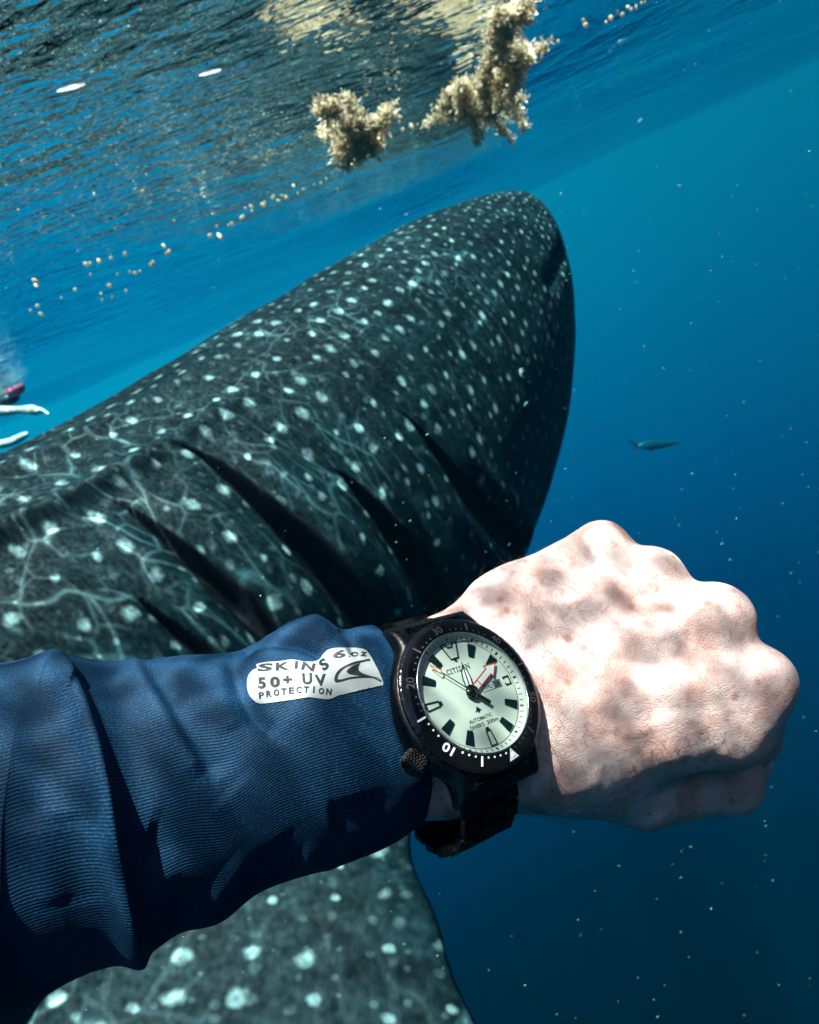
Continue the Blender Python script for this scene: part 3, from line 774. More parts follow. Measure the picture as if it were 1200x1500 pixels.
for i, ch in enumerate('PROTECTION'):
    x = 128 + i*42.5; y = 381 - 36*math.sin(max(0, (i - .0)/9)*2.2)*.9 + (6 if i > 7 else 0)
    if ch == 'I': wd = 9
    else: wd = 31
    X_, Y_ = LG(x, y); glyph(bm, ch, X_, Y_, wd/3.871, 37/3.871, 6 - i*1.6, 0)
lay_mesh('print_lettering', bm, .00010, PK, 2.2, sleeve)
outer = smoothpoly([(810, 300), (760, 284), (690, 283), (630, 290), (580, 304), (552, 308), (541, 292), (552, 255), (585, 222), (640, 196), (700, 182), (756, 184)], 5)
inner_ = smoothpoly([(800, 288), (757, 274), (690, 272), (630, 278), (585, 290), (562, 290), (560, 282), (570, 258), (598, 230), (645, 207), (700, 194), (752, 194)], 5)
bm = bmesh.new(); ko = [bm.verts.new((*LG(*p_), 0)) for p_ in outer]; ki = [bm.verts.new((*LG(*p_), 0)) for p_ in inner_]
for i in range(len(ko) - 6):
    bm.faces.new((ko[i], ko[i+1], ki[i+1], ki[i]))
Lc = spline(range(7), [(690, 197), (648, 212), (612, 243), (625, 259), (660, 267), (735, 276), (797, 286)], np.linspace(0, 6, 25))
Rc = spline(range(7), [(690, 197), (680, 215), (678, 232), (688, 247), (707, 258), (738, 269), (797, 284)], np.linspace(0, 6, 25))
lv = [bm.verts.new((*LG(*p_), 0)) for p_ in Lc]; rv = [bm.verts.new((*LG(*p_), 0)) for p_ in Rc]
for i in range(24): bm.faces.new((lv[i], rv[i], rv[i+1], lv[i+1]))
lay_mesh('print_wave_mark', bm, .00010, PK, 2.2, sleeve)

# ================================================================ THE WATCH (built flat in millimetres, dial at z = 0, twelve towards +y)
BOLD[0] = 0.022
watch = empty('dive_watch')
cw = lambda v_: np.asarray(v_) @ AX
wm = Matrix((cw(WX), cw(WY), cw(WN))).transposed().to_4x4(); wm.translation = Vector(to_world(WC[None])[0])
watch.matrix_world = wm @ Matrix.Scale(1.07, 4)
tag(watch, 'black steel diver watch with pale luminous dial on the wrist between sleeve and hand', 'watch')
STEEL = simple('dark_steel', (.055, .050, .046), .30, 1.0); STEELB = simple('brushed_dark_steel', (.035, .032, .030), .42, 1.0)
BLK = simple('gloss_black', (.003, .003, .0035), .12); MBLK = simple('black_paint', (.004, .006, .006), .4)
DIAL = simple('pale_lume', (.56, .66, .56), .5); WLUME = simple('white_lume', (.72, .78, .76), .5); GREYI = simple('grey_print', (.022, .022, .021), .5)
ORG = simple('orange_red_paint', (.62, .085, .03), .4); GLOSSM = simple('dark_marker', (.004, .014, .015), .12); MIRR = simple('steel_rim', (.55, .6, .6), .18, 1.0)
DATEW = simple('date_white', (.62, .70, .64), .5)
def wpart(name, bm, mat, smooth=False, par=None, loc=None, rz=None):
    for q in bm.verts: q.co *= mm
    o = bmobj(name, bm, mat, None, smooth); o.parent = par or watch
    if loc: o.location = Vector(loc)*mm
    if rz is not None: o.rotation_euler = (0, 0, rz)
    return o
def dupe(o, loc=None, rz=None, name=None):
    c = o.copy(); col.objects.link(c)
    if name: c.name = name
    if loc is not None: c.location = Vector(loc)*mm
    if rz is not None: c.rotation_euler = (0, 0, rz)
    return c
def lathe(profile, n=180, rf=None, closed=False):
    bm = bmesh.new(); rings = []
    for k, (r_, z_) in enumerate(profile):
        ring = []
        for i in range(n):
            a = 2*math.pi*i/n; r2, z2_ = (r_, z_) if rf is None else rf(k, a, r_, z_)
            ring.append(bm.verts.new((r2*math.cos(a), r2*math.sin(a), z2_)))
        rings.append(ring)
    for a, b in zip(rings[:-1], rings[1:]):
        for i in range(n): bm.faces.new((a[i], a[(i+1) % n], b[(i+1) % n], b[i]))
    if closed:
        a, b = rings[-1], rings[0]
        for i in range(n): bm.faces.new((a[i], a[(i+1) % n], b[(i+1) % n], b[i]))
    bmesh.ops.recalc_face_normals(bm, faces=bm.faces[:]); return bm
def fill_disc(bm, r, z, n=96):
    bm.faces.new([bm.verts.new((r*math.cos(2*math.pi*i/n), r*math.sin(2*math.pi*i/n), z)) for i in range(n)])
def prism(pts, z0, z1, bev=0):
    bm = bmesh.new(); a = [bm.verts.new((x, y, z0)) for x, y in pts]; b = [bm.verts.new((x, y, z1)) for x, y in pts]; n = len(pts)
    bm.faces.new(a[::-1]); bm.faces.new(b)
    for i in range(n): bm.faces.new((a[i], a[(i+1) % n], b[(i+1) % n], b[i]))
    bmesh.ops.recalc_face_normals(bm, faces=bm.faces[:])
    if bev: bmesh.ops.bevel(bm, geom=[e for e in bm.edges], offset=bev, segments=2, affect='EDGES')
    return bm
# case with lugs
def case_rf(k, a, r_, z_):
    c_, s2_ = abs(math.cos(a)), abs(math.sin(a))
    rl = min(14.2/max(c_, 1e-3), 26.0/max(s2_, 1e-3)); base_r = 22.9 + .5*math.exp(-((a - 3.6)/.5)**2)*2
    rc = (base_r**14 + rl**14)**(1/14) if s2_ > .5 else base_r
    sc_ = r_/22.9; rr_ = rc*sc_ if r_ > 19 else r_
    y_ = abs(rr_*math.sin(a)); drop = max(0, (y_ - 15)/11)**2*5.0 if r_ > 19 else 0
    return rr_, z_ - drop*(1 if z_ > -6 else .35)
wpart('case', lathe([(17, -9.2), (21.0, -9.2), (22.3, -8.0), (22.9, -5.5), (22.9, -1.2), (22.3, 0), (20.6, .45), (17.5, .45)], 240, case_rf), STEEL, True)
# black ellipsoids painting the shade of finger-grip hollows along the flank
bm = bmesh.new(); bmesh.ops.create_uvsphere(bm, u_segments=14, v_segments=8, radius=1.0); bmesh.ops.scale(bm, vec=(.45, 1.15, 1.5), verts=bm.verts)
nt0 = wpart('grip_hollow_shade', bm, simple('hollow_shade_black', (.002, .002, .002), .95, 0, Specular_IOR_Level=0.0), True, None, (22.35*math.cos(rad(128)), 22.35*math.sin(rad(128)), -2.4), rad(128))
for a_ in (136, 144, 152, 160, 184, 192, 200, 312, 320, 328, 336, 20, 28, 36):
    dupe(nt0, (22.35*math.cos(rad(a_)), 22.35*math.sin(rad(a_)), -2.4), rad(a_))
# bezel with a notched grip edge
def bez_rf(k, a, r_, z_):
    return (r_ - .09*(0.5 + .5*math.cos(a*60))**2 if r_ > 21.9 else r_), z_
wpart('bezel', lathe([(17.7, .5), (17.7, 2.1), (18.0, 2.45), (21.2, 1.65), (21.6, 1.5), (22.4, 1.1), (22.6, .8), (22.6, .5)], 720, bez_rf), BLK, True)
bz = lambda r_: 2.45 - (r_ - 18.0)*.25 + .05
def bez_ang(mn): return rad(-82 - 6*mn)
def on_bezel(name, bm, mat, mn, r_=19.6):
    a_ = bez_ang(mn)
    for q in bm.verts:                                   # built with +y outward at the origin
        q.co.z += bz(r_ + q.co.y)
    return wpart(name, bm, mat, False, None, (r_*math.cos(a_), r_*math.sin(a_), 0), a_ - math.pi/2)
for mn in range(60):
    lit = mn <= 15
    mt = WLUME if lit else GREYI
    if mn % 10 == 0:
        if mn == 0:
            o = on_bezel('zero_triangle', prism([(-1.75, 1.35), (1.75, 1.35), (0, -1.6)], 0, .12), simple('triangle_grey', (.42, .46, .45), .45), mn)
            bm = bmesh.new(); bmesh.ops.create_uvsphere(bm, u_segments=20, v_segments=10, radius=.72); bmesh.ops.scale(bm, vec=(1, 1, .45), verts=bm.verts)
            on_bezel('lume_pip', bm, WLUME, mn, 19.9)
        else:
            bm = bmesh.new(); glyph(bm, str(mn), 0, 0, 3.3, 2.35, 0, 0, False, .02)
            on_bezel('numeral', bm, mt, mn, 19.55)
    elif mn % 5 == 0: on_bezel('bar_mark', prism([(-.26, -1.25), (.26, -1.25), (.26, 1.25), (-.26, 1.25)], 0, .1), WLUME if mn in (5, 15) else GREYI, mn, 19.6)
    elif not (mn % 10 in (1, 9) and mn not in (1, 59) and mn > 0) :
        on_bezel('dot_mark', prism([(.27*math.cos(q*math.pi/5), .27*math.sin(q*math.pi/5)) for q in range(10)], 0, .08), mt, mn, 18.65)
# chapter ring, dial, rim of the glass
wpart('chapter_ring', lathe([(15.9, .06), (17.55, 1.1), (17.62, 2.0)], 180), DIAL, True)
bm = bmesh.new(); fill_disc(bm, 16.0, 0.0); wpart('dial', bm, DIAL)
wpart('glass_rim', lathe([(17.45, 2.1), (17.45, 2.5), (17.7, 2.55), (17.72, 2.2)], 180, None, True), MIRR, True)
tk = None
for i in range(60):
    a_ = i*math.pi/30; big_ = i % 5 == 0
    bm = prism([(-.30 if big_ else -.12, 0), (.30 if big_ else .12, 0), (.30 if big_ else .12, .78), (-.30 if big_ else -.12, .78)], 0, .06)
    for q in bm.verts: q.co.z += .25 + q.co.y*.63
    wpart('minute_mark', bm, MBLK, False, None, (16.15*math.cos(a_), 16.15*math.sin(a_), 0), a_ - math.pi/2)
bm = lathe([(15.62, .05), (15.72, .05), (15.72, .09), (15.62, .09)], 120, None, True); wpart('dial_ring_line', bm, MBLK)
# hour markers
def frame_bm(outer_, wdt, z0, z1):
    o_ = np.array(outer_, float); n = len(o_); c_ = o_.mean(0); inn = []
    area = sum(o_[i][0]*o_[(i+1) % n][1] - o_[(i+1) % n][0]*o_[i][1] for i in range(n))
    for i in range(n):
        p0, p1, p2 = o_[i-1], o_[i], o_[(i+1) % n]; e1_ = (p1 - p0)/np.linalg.norm(p1 - p0); e2_ = (p2 - p1)/np.linalg.norm(p2 - p1)
        n1_ = np.array([-e1_[1], e1_[0]]); n2_ = np.array([-e2_[1], e2_[0]]); sgn_ = 1 if area > 0 else -1
        b = n1_ + n2_; b = b/(b @ n1_)*wdt*sgn_; inn.append(p1 + b)
    bm = bmesh.new(); A = [[bm.verts.new((x, y, z)) for x, y in L] for L, z in ((o_, z0), (o_, z1), (inn, z1), (inn, z0))]
    for a, b in ((0, 1), (1, 2), (2, 3), (3, 0)):
        for i in range(n): bm.faces.new((A[a][i], A[a][(i+1) % n], A[b][(i+1) % n], A[b][i]))
    bmesh.ops.recalc_face_normals(bm, faces=bm.faces[:]); return bm
def at_hour(name, bm, mat, h, r_=13.2):
    a_ = rad(90 - 30*h); return wpart(name, bm, mat, False, None, (r_*math.cos(a_), r_*math.sin(a_), 0), a_ - math.pi/2)
for h in (1, 2, 4, 5, 7, 8, 10, 11):
    at_hour('hour_marker', prism([(-.85, -2.1), (.85, -2.1), (1.35, 1.9), (-1.35, 1.9)], .02, .45, .08), GLOSSM, h)
at_hour('twelve_marker', frame_bm([(-1.4, -2.6), (1.4, -2.6), (2.9, 2.1), (1.15, 2.3), (.75, 1.2), (-.75, 1.2), (-1.15, 2.3), (-2.9, 2.1)], .2, .02, .4), MBLK, 0)
at_hour('marker_foot', prism([(.45*math.cos(q*.785), .45*math.sin(q*.785) - 3.0) for q in range(8)], .02, .4), MBLK, 0)
for h in (6, 9):
    at_hour('bar_marker', frame_bm([(-.8, -2.2), (.8, -2.2), (1.15, 2.2), (-1.15, 2.2)], .2, .02, .4), MBLK, h)
    at_hour('marker_foot', prism([(-.45, -2.9), (.45, -2.9), (.45, -2.2), (-.45, -2.2)], .02, .45), GLOSSM, h)
bm = bmesh.new()
for x0, y0, x1, y1 in ((-1.25, 1.0, 1.25, 1.2), (1.05, -.9, 1.25, 1.2), (-1.25, -.9, -1.05, 1.2), (-1.25, -.9, -.6, -.7), (.6, -.9, 1.25, -.7)):
    pb = [bm.verts.new((x, y, z)) for z in (.02, .4) for x, y in ((x0, y0), (x1, y0), (x1, y1), (x0, y1))]
    for f in ((0, 3, 2, 1), (4, 5, 6, 7), (0, 1, 5, 4), (1, 2, 6, 5), (2, 3, 7, 6), (3, 0, 4, 7)): bm.faces.new([pb[i] for i in f])
at_hour('bracket_marker', bm, MBLK, 3, 13.6)
dw = wpart('date_window', prism([(4.4, -1.15), (11.5, -1.15), (11.5, 1.15), (4.4, 1.15)], .015, .06), DATEW)
wpart('date_frame', frame_bm([(4.4, -1.15), (11.5, -1.15), (11.5, 1.15), (4.4, 1.15)], .1, .06, .12), GREYI, False, dw)
def dial_text(name, items, z=.05, mat=MBLK, par=None):
    bm = bmesh.new()
    for t_, x, y, w_, h_ in items: glyph(bm, t_, x, y, w_, h_, 0, 0, False, z)
    return wpart(name, bm, mat, False, par)
dial_text('date_lettering', [('THU', 6.55, 0, 3.3, 1.45)], .085, MBLK, dw)
wpart('date_tile', prism([(8.6, -1.0), (11.3, -1.0), (11.3, 1.0), (8.6, 1.0)], .07, .09), simple('date_dark', (.10, .15, .15), .5), False, dw)
dial_text('date_number', [('28', 9.95, 0, 2.0, 1.5)], .12, simple('date_ink', (.002, .002, .002), .4), dw)
# serif maker's name, drawn letter by letter with small feet
bm = bmesh.new()
x = -4.6
for ch, w_ in (('C', 1.2), ('I', .28), ('T', 1.15), ('I', .28), ('Z', 1.05), ('E', .95), ('N', 1.2)):
    x += w_/2; glyph(bm, ch, x, 7.4, w_, 1.5, 0, 0, False, .05)
    if ch in 'IN':
        for sy in (-.72, .72):
            ww = .4 if ch == 'I' else .3
            for xx in ((x,) if ch == 'I' else (x - w_/2, x + w_/2)):
                bm.faces.new([bm.verts.new(p_) for p_ in ((xx - ww, 7.4 + sy - .06, .052), (xx + ww, 7.4 + sy - .06, .052), (xx + ww, 7.4 + sy + .06, .052), (xx - ww, 7.4 + sy + .06, .052))])
    x += w_/2 + .36
wpart('maker_lettering', bm, MBLK)
dial_text('dial_lettering', [('AUTOMATIC', -.5, -7.5, 8.2, 1.1), ("DIVER'S", -2.6, -9.15, 4.9, 1.1), ('200m', 2.9, -9.15, 4.2, 1.1)])
dial_text('dial_small_print', [('JAPAN MOV\'T', -3.3, -15.2, 3.2, .32), ('WATER RESIST', 3.2, -15.2, 3.0, .32)]) if False else None
wpart('arrow_emblem', prism([(0, -4.1), (1.15, -5.6), (.35, -5.4), (.35, -5.9), (-.35, -5.9), (-.35, -5.4), (-1.15, -5.6)], .02, .1), MBLK)
# hands
def hand(name, ang, parts, z, root_name=None):
    a_ = rad(ang); root_ = None
    for k_, (nm, bm, mat) in enumerate(parts):
        for q in bm.verts: q.co.z += z
        o = wpart(nm, bm, mat, False, root_, None, (a_ - math.pi/2) if root_ is None else None)
        if root_ is None: root_ = o
    return root_
hand('hour_hand', 82, [('hour_hand', frame_bm([(-1.25, .8), (1.25, .8), (1.45, 4.4), (1.1, 6.3), (0, 8.0), (-1.1, 6.3), (-1.45, 4.4)], .26, 0, .25), MBLK),
                       ('lume_inlay', prism([(-1.0, 1.0), (1.0, 1.0), (1.2, 4.4), (.9, 6.1), (0, 7.6), (-.9, 6.1), (-1.2, 4.4)], .02, .12), WLUME),
                       ('hand_rib', prism([(-.14, 1), (.14, 1), (.1, 9.0), (-.1, 9.0)], .13, .3), MBLK)], .55)
hand('minute_hand', 25.4, [('minute_hand', frame_bm([(-1.15, .6), (1.15, .6), (1.15, 9.2), (2.2, 9.2), (0, 13.5), (-2.2, 9.2), (-1.15, 9.2)], .26, 0, .25), ORG),
                           ('lume_inlay', prism([(-.95, .8), (.95, .8), (.95, 9.4), (1.9, 9.4), (0, 13.1), (-1.9, 9.4), (-.95, 9.4)], .02, .12), WLUME),
                           ('hand_crossbar', prism([(-1.0, 3.9), (1.0, 3.9), (1.0, 4.2), (-1.0, 4.2)], .13, .24), ORG)], .85)
hand('second_hand', 131.5, [('second_hand', prism([(-.6, -6.2), (.6, -6.2), (.45, 0), (.13, 1), (.11, 10.4), (-.11, 10.4), (-.13, 1), (-.45, 0)], 0, .2), MBLK),
                            ('orange_tip', frame_bm([(-.75, 10.4), (.75, 10.4), (.25, 14.2), (-.25, 14.2)], .2, 0, .2), ORG)], 1.15)
bm = prism([(1.9*math.cos(q*math.pi/8 + .2)*(1.12 if q % 4 == 0 else 1), 1.9*math.sin(q*math.pi/8 + .2)*(1.12 if q % 4 == 0 else 1)) for q in range(16)], .6, 1.7, .2); wpart('hand_hub', bm, BLK, True)
# glass
m = Mat('watch_glass'); lw = m.n('LayerWeight', Blend=.35); gl_ = m.n('BsdfGlossy', Roughness=.02, Color=(.8, .95, 1, 1)); tr_ = m.n('BsdfTransparent', Color=(.97, .99, .98, 1))
f_ = m.map(lw.outputs['Fresnel'], 0, 1, .02, .5, False); mx_ = m.n('MixShader', Fac=f_, i1=tr_.outputs[0], i2=gl_.outputs[0]); m.t.links.new(mx_.outputs[0], m.out.inputs[0]); m.t.nodes.remove(m.b)
wpart('watch_glass', lathe([(17.5, 2.5)] + [(r_, 2.5 + .5*(1 - (r_/17.5)**2)) for r_ in (15, 12, 9, 6, 3, .01)], 90), m.m, True)
# crown on the sleeve side
crown = lathe([(0.01, 4.6), (2.6, 4.6), (3.3, 4.0), (3.3, .6), (2.6, 0), (2.0, 0), (2.0, -3)], 96, lambda k, a, r_, z_: (r_*(1 + .06*math.cos(a*24)) if r_ > 3 else r_, z_))
a_ = rad(207); cr_m = Matrix.Rotation(a_, 4, 'Z') @ Matrix.Rotation(math.pi/2, 4, 'Y')
bmesh.ops.transform(crown, matrix=Matrix.Translation(Vector((23.2*math.cos(a_), 23.2*math.sin(a_), -4.2))) @ cr_m, verts=crown.verts)
cro = wpart('crown', crown, STEEL, False)
bm = bmesh.new()
for i in range(24):                                      # knurl studs
    for j_ in range(5):
        t_ = 2*math.pi*(i + .5*(j_ % 2))/24; c0 = Matrix.Translation(Vector((23.2*math.cos(a_), 23.2*math.sin(a_), -4.2))) @ cr_m @ Vector((3.42*math.cos(t_), 3.42*math.sin(t_), .9 + j_*.75))
        bmesh.ops.create_icosphere(bm, subdivisions=1, radius=.24, matrix=Matrix.Translation(c0))
wpart('knurling', bm, STEEL, True, cro)
# bracelet: rows of three links round the wrist
def path(u):                                             # closed super-ellipse round the wrist
    sy, sz, n_ = 33.5, 21.0, 2.4
    c_, s2_ = math.cos(u), math.sin(u)
    return Vector((0, -1.0 + sy*math.copysign(abs(c_)**(2/n_), c_), -28.5 + sz*math.copysign(abs(s2_)**(2/n_), s2_)))
us = np.linspace(0, 2*math.pi, 2000); pp = [path(u) for u in us]
cumL = np.r_[0, np.cumsum([(pp[i+1] - pp[i]).length for i in range(len(pp) - 1)])]
# keep only the part that is not under the case
top_a = next(i for i, p_ in enumerate(pp) if p_.y < 24.0 and p_.z > -29 and us[i] < math.pi/2)
top_b = max(i for i, p_ in enumerate(pp) if p_.y > -24.5 and p_.z > -29 and us[i] < math.pi)
def walk(i0_, i1_, step):
    L0, L1 = cumL[i0_], cumL[i1_]; n = int(abs(L1 - L0)/step); return [L0 + (L1 - L0)*k/n for k in range(n + 1)]
rows = walk(top_b, len(pp) - 1, 5.6) + walk(0, top_a, 5.6)[1:]
def at_len(L):
    i = min(max(np.searchsorted(cumL, L), 1), len(pp) - 2); return pp[i], (pp[i+1] - pp[i-1]).normalized()
def link_mesh(wd):
    bm = bmesh.new(); bmesh.ops.create_cube(bm, size=1.0); bmesh.ops.scale(bm, vec=(wd, 5.1, 2.9), verts=bm.verts)
    bmesh.ops.bevel(bm, geom=bm.edges[:], offset=.5, segments=2, affect='EDGES')
    for q in bm.verts: q.co *= mm
    me_ = bpy.data.meshes.new('bracelet_link'); bm.to_mesh(me_); bm.free(); me_.materials.append(STEELB); return me_
mc, mo = link_mesh(8.6), link_mesh(5.4)
for L in rows:
    p_, t_ = at_len(L)
    nrm_ = Vector((1, 0, 0)).cross(t_).normalized()
    if nrm_.dot(p_ - Vector((0, 0, -29))) < 0: nrm_ = -nrm_
    xx = t_.cross(nrm_).normalized(); R_ = Matrix((xx, t_, nrm_)).transposed().to_4x4()
    for xo, mesh_, lift in ((0, mc, .35), (-7.15, mo, 0), (7.15, mo, 0)):
        o = link('bracelet_link', mesh_, None, watch); M_ = R_.copy(); M_.translation = (p_ + nrm_*lift + xx*xo + t_*(0 if xo == 0 else 2.6))*mm; o.matrix_local = M_
# end pieces that close the gap between lug and bracelet
for sy in (1, -1):
    y0, z0 = sy*22.3, -3.2; q0 = at_len(rows[-1] if sy > 0 else rows[0])[0]
    bm = prism([(-10.4, -3), (10.4, -3), (10.4, 3), (-10.4, 3)], -1.7, 1.7, .5)
    dirv = Vector((0, q0.y - y0, q0.z - z0)); L_ = dirv.length; bmesh.ops.scale(bm, vec=(1, (L_ + 3)/6, 1), verts=bm.verts)
    ang_ = math.atan2(dirv.z, dirv.y); 
    bmesh.ops.transform(bm, matrix=Matrix.Translation(Vector((0, (y0 + q0.y)/2, (z0 + q0.z)/2))) @ Matrix.Rotation(ang_, 4, 'X'), verts=bm.verts)
    wpart('end_link', bm, STEEL)

# ================================================================ SWIMMER, FISH, FLOATING WEED, SPECKS
def surf_pt(px, py, z):
    r_ = ray(px, py); return CAM + r_*((z - CAM.z)/r_.z)
def skin_obj(name, pts, edges, radii, mat, parent, sub=2):
    me_ = bpy.data.meshes.new(name); me_.from_pydata([tuple(p_) for p_ in pts], edges, []); me_.update()
    o = link(name, me_, mat, parent); 
    md = o.modifiers.new('skin', 'SKIN'); md.use_smooth_shade = True
    if not me_.skin_vertices: me_.skin_vertices.new()
    for sv_, r_ in zip(me_.skin_vertices[0].data, radii): sv_.radius = (r_, r_) if not isinstance(r_, tuple) else r_
    me_.skin_vertices[0].data[0].use_root = True
    s2 = o.modifiers.new('sub', 'SUBSURF'); s2.levels = sub; s2.render_levels = sub; return o
D0 = 5.2
sw = empty('person', tuple(P(-60, 600, D0)))
tag(sw, 'distant swimmer at the left edge reaching one pale bare arm forward under the surface', 'person')
SI = Matrix.Translation(sw.location).inverted()
pale = simple('swimmer_skin', (.80, .76, .70), .5); vest = simple('swim_vest', (.015, .05, .055), .6); pink = simple('pink_cap', (.55, .10, .20), .5); MASKM = simple('mask_black', (.02, .04, .05), .3)
q = lambda x, y, d=D0: P(x, y, d)
pts = [q(-75, 612), q(-45, 606), q(-18, 604), q(8, 602), q(32, 600), q(42, 599), q(54, 600),   # near arm: shoulder to palm
       q(-60, 592, D0+.25), q(-30, 584, D0+.4), q(2, 578, D0+.45), q(18, 575, D0+.45),          # neck and head
       q(-150, 625), q(-230, 650),                                                             # chest, hips
       q(-320, 668, D0), q(-400, 690, D0), q(-330, 690, D0+.3), q(-410, 715, D0+.4),
       q(-60, 640, D0+.35), q(-20, 655, D0+.4), q(16, 648, D0+.4), q(30, 641, D0+.4), q(42, 634, D0+.4),
       q(64, 602), q(72, 607), q(62, 606), q(56, 608)]
ed = [(11, 0), (0, 1), (1, 2), (2, 3), (3, 4), (4, 5), (5, 6), (6, 22), (22, 23), (6, 24), (5, 25), (0, 7), (7, 8), (8, 9), (9, 10), (11, 12), (12, 13), (13, 14), (12, 15), (15, 16), (11, 17), (17, 18), (18, 19), (19, 20), (20, 21)]
rd = [.085, .052, .046, .040, .028, .036, .034, .06, .055, .10, .07, .15, .14, .08, .05, .08, .05, .055, .042, .035, .036, .018, .014, .008, .010, .009]
o = skin_obj('body', pts, ed, rd, pale, sw); o.matrix_parent_inverse = SI
vp = [q(-60, 606), q(-85, 608), q(-150, 625), q(-225, 648), q(-50, 592, D0+.1)]
o = skin_obj('swim_vest', vp, [(0, 1), (1, 2), (2, 3), (1, 4)], [.075, .11, .17, .155, .07], vest, sw); o.matrix_parent_inverse = SI
bm = bmesh.new(); bmesh.ops.create_uvsphere(bm, u_segments=20, v_segments=12, radius=.075); o = bmobj('swim_cap', bm, pink, sw, True); o.matrix_parent_inverse = SI; o.location = q(22, 571, D0 + .33); o.scale = (1.1, .8, .7)
bm = bmesh.new(); bmesh.ops.create_uvsphere(bm, u_segments=20, v_segments=12, radius=.085); o = bmobj('dive_mask', bm, MASKM, sw, True); o.matrix_parent_inverse = SI; o.location = q(13, 585, D0+.42); o.scale = (1.1, .8, .6)
# a fish far off in the blue, the water's haze painted into its colours
fc = P(962, 651, 11.5); L_ = .90
fish = empty('fish', tuple(fc)); tag(fish, 'faint slender fish with a forked dark tail, alone in the open blue water', 'fish')
st = np.linspace(0, 1, 26); fvv = []
xax = np.array(RIGHT)*.985 + np.array(UP)*.10 + np.array(FWD)*.14; xax /= np.linalg.norm(xax); yax = np.array(UP) - xax*(np.array(UP) @ xax); yax /= np.linalg.norm(yax); zax = np.cross(xax, yax)
for t_ in st:
    hgt_ = .078*np.sin(np.pi*min(t_**.75, 1))**.8*(1 - .15*t_) + .008; wd_ = hgt_*.5
    for a_ in np.linspace(0, 2*np.pi, 20, endpoint=False): fvv.append(xax*(t_ - .45)*L_*.82 + yax*hgt_*np.cos(a_) + zax*wd_*np.sin(a_))
m = Mat('hazed_fish_scales'); sz_ = m.n('TexCoord'); nn_ = m.n('TexNoise', Vector=sz_.outputs['Object'], Scale=14.0); m.set(Base_Color=m.mixc(nn_.outputs[0], (.003, .035, .065), (.006, .045, .075)), Roughness=.45)
link('body', npmesh('body', fvv, grid_faces(26, 20, True)), m.m, fish)
tailm = simple('hazed_fish_fin', (.003, .028, .05), .6)
def fin(name, tri, th=.004):
    bm = bmesh.new(); A = [bm.verts.new(Vector(xax*a + yax*b + zax*th)) for a, b in tri]; B = [bm.verts.new(Vector(xax*a + yax*b - zax*th)) for a, b in tri]; n = len(tri)
    bm.faces.new(A); bm.faces.new(B[::-1])
    for i in range(n): bm.faces.new((A[i], B[i], B[(i+1) % n], A[(i+1) % n]))
    bmobj(name, bm, tailm, fish)
K_ = .90/.50
fs_ = lambda L: [(a*K_, b*K_) for a, b in L]
fin('tail_fin', fs_([(-.17, .012), (-.22, .04), (-.285, .075), (-.235, .005), (-.26, -.06), (-.21, -.03), (-.17, -.012)]))
fin('dorsal_fin', [(.10, .07), (-.02, .11), (-.14, .055), (0, .05)]); fin('anal_fin', [(-.02, -.06), (-.12, -.105), (-.2, -.04)])

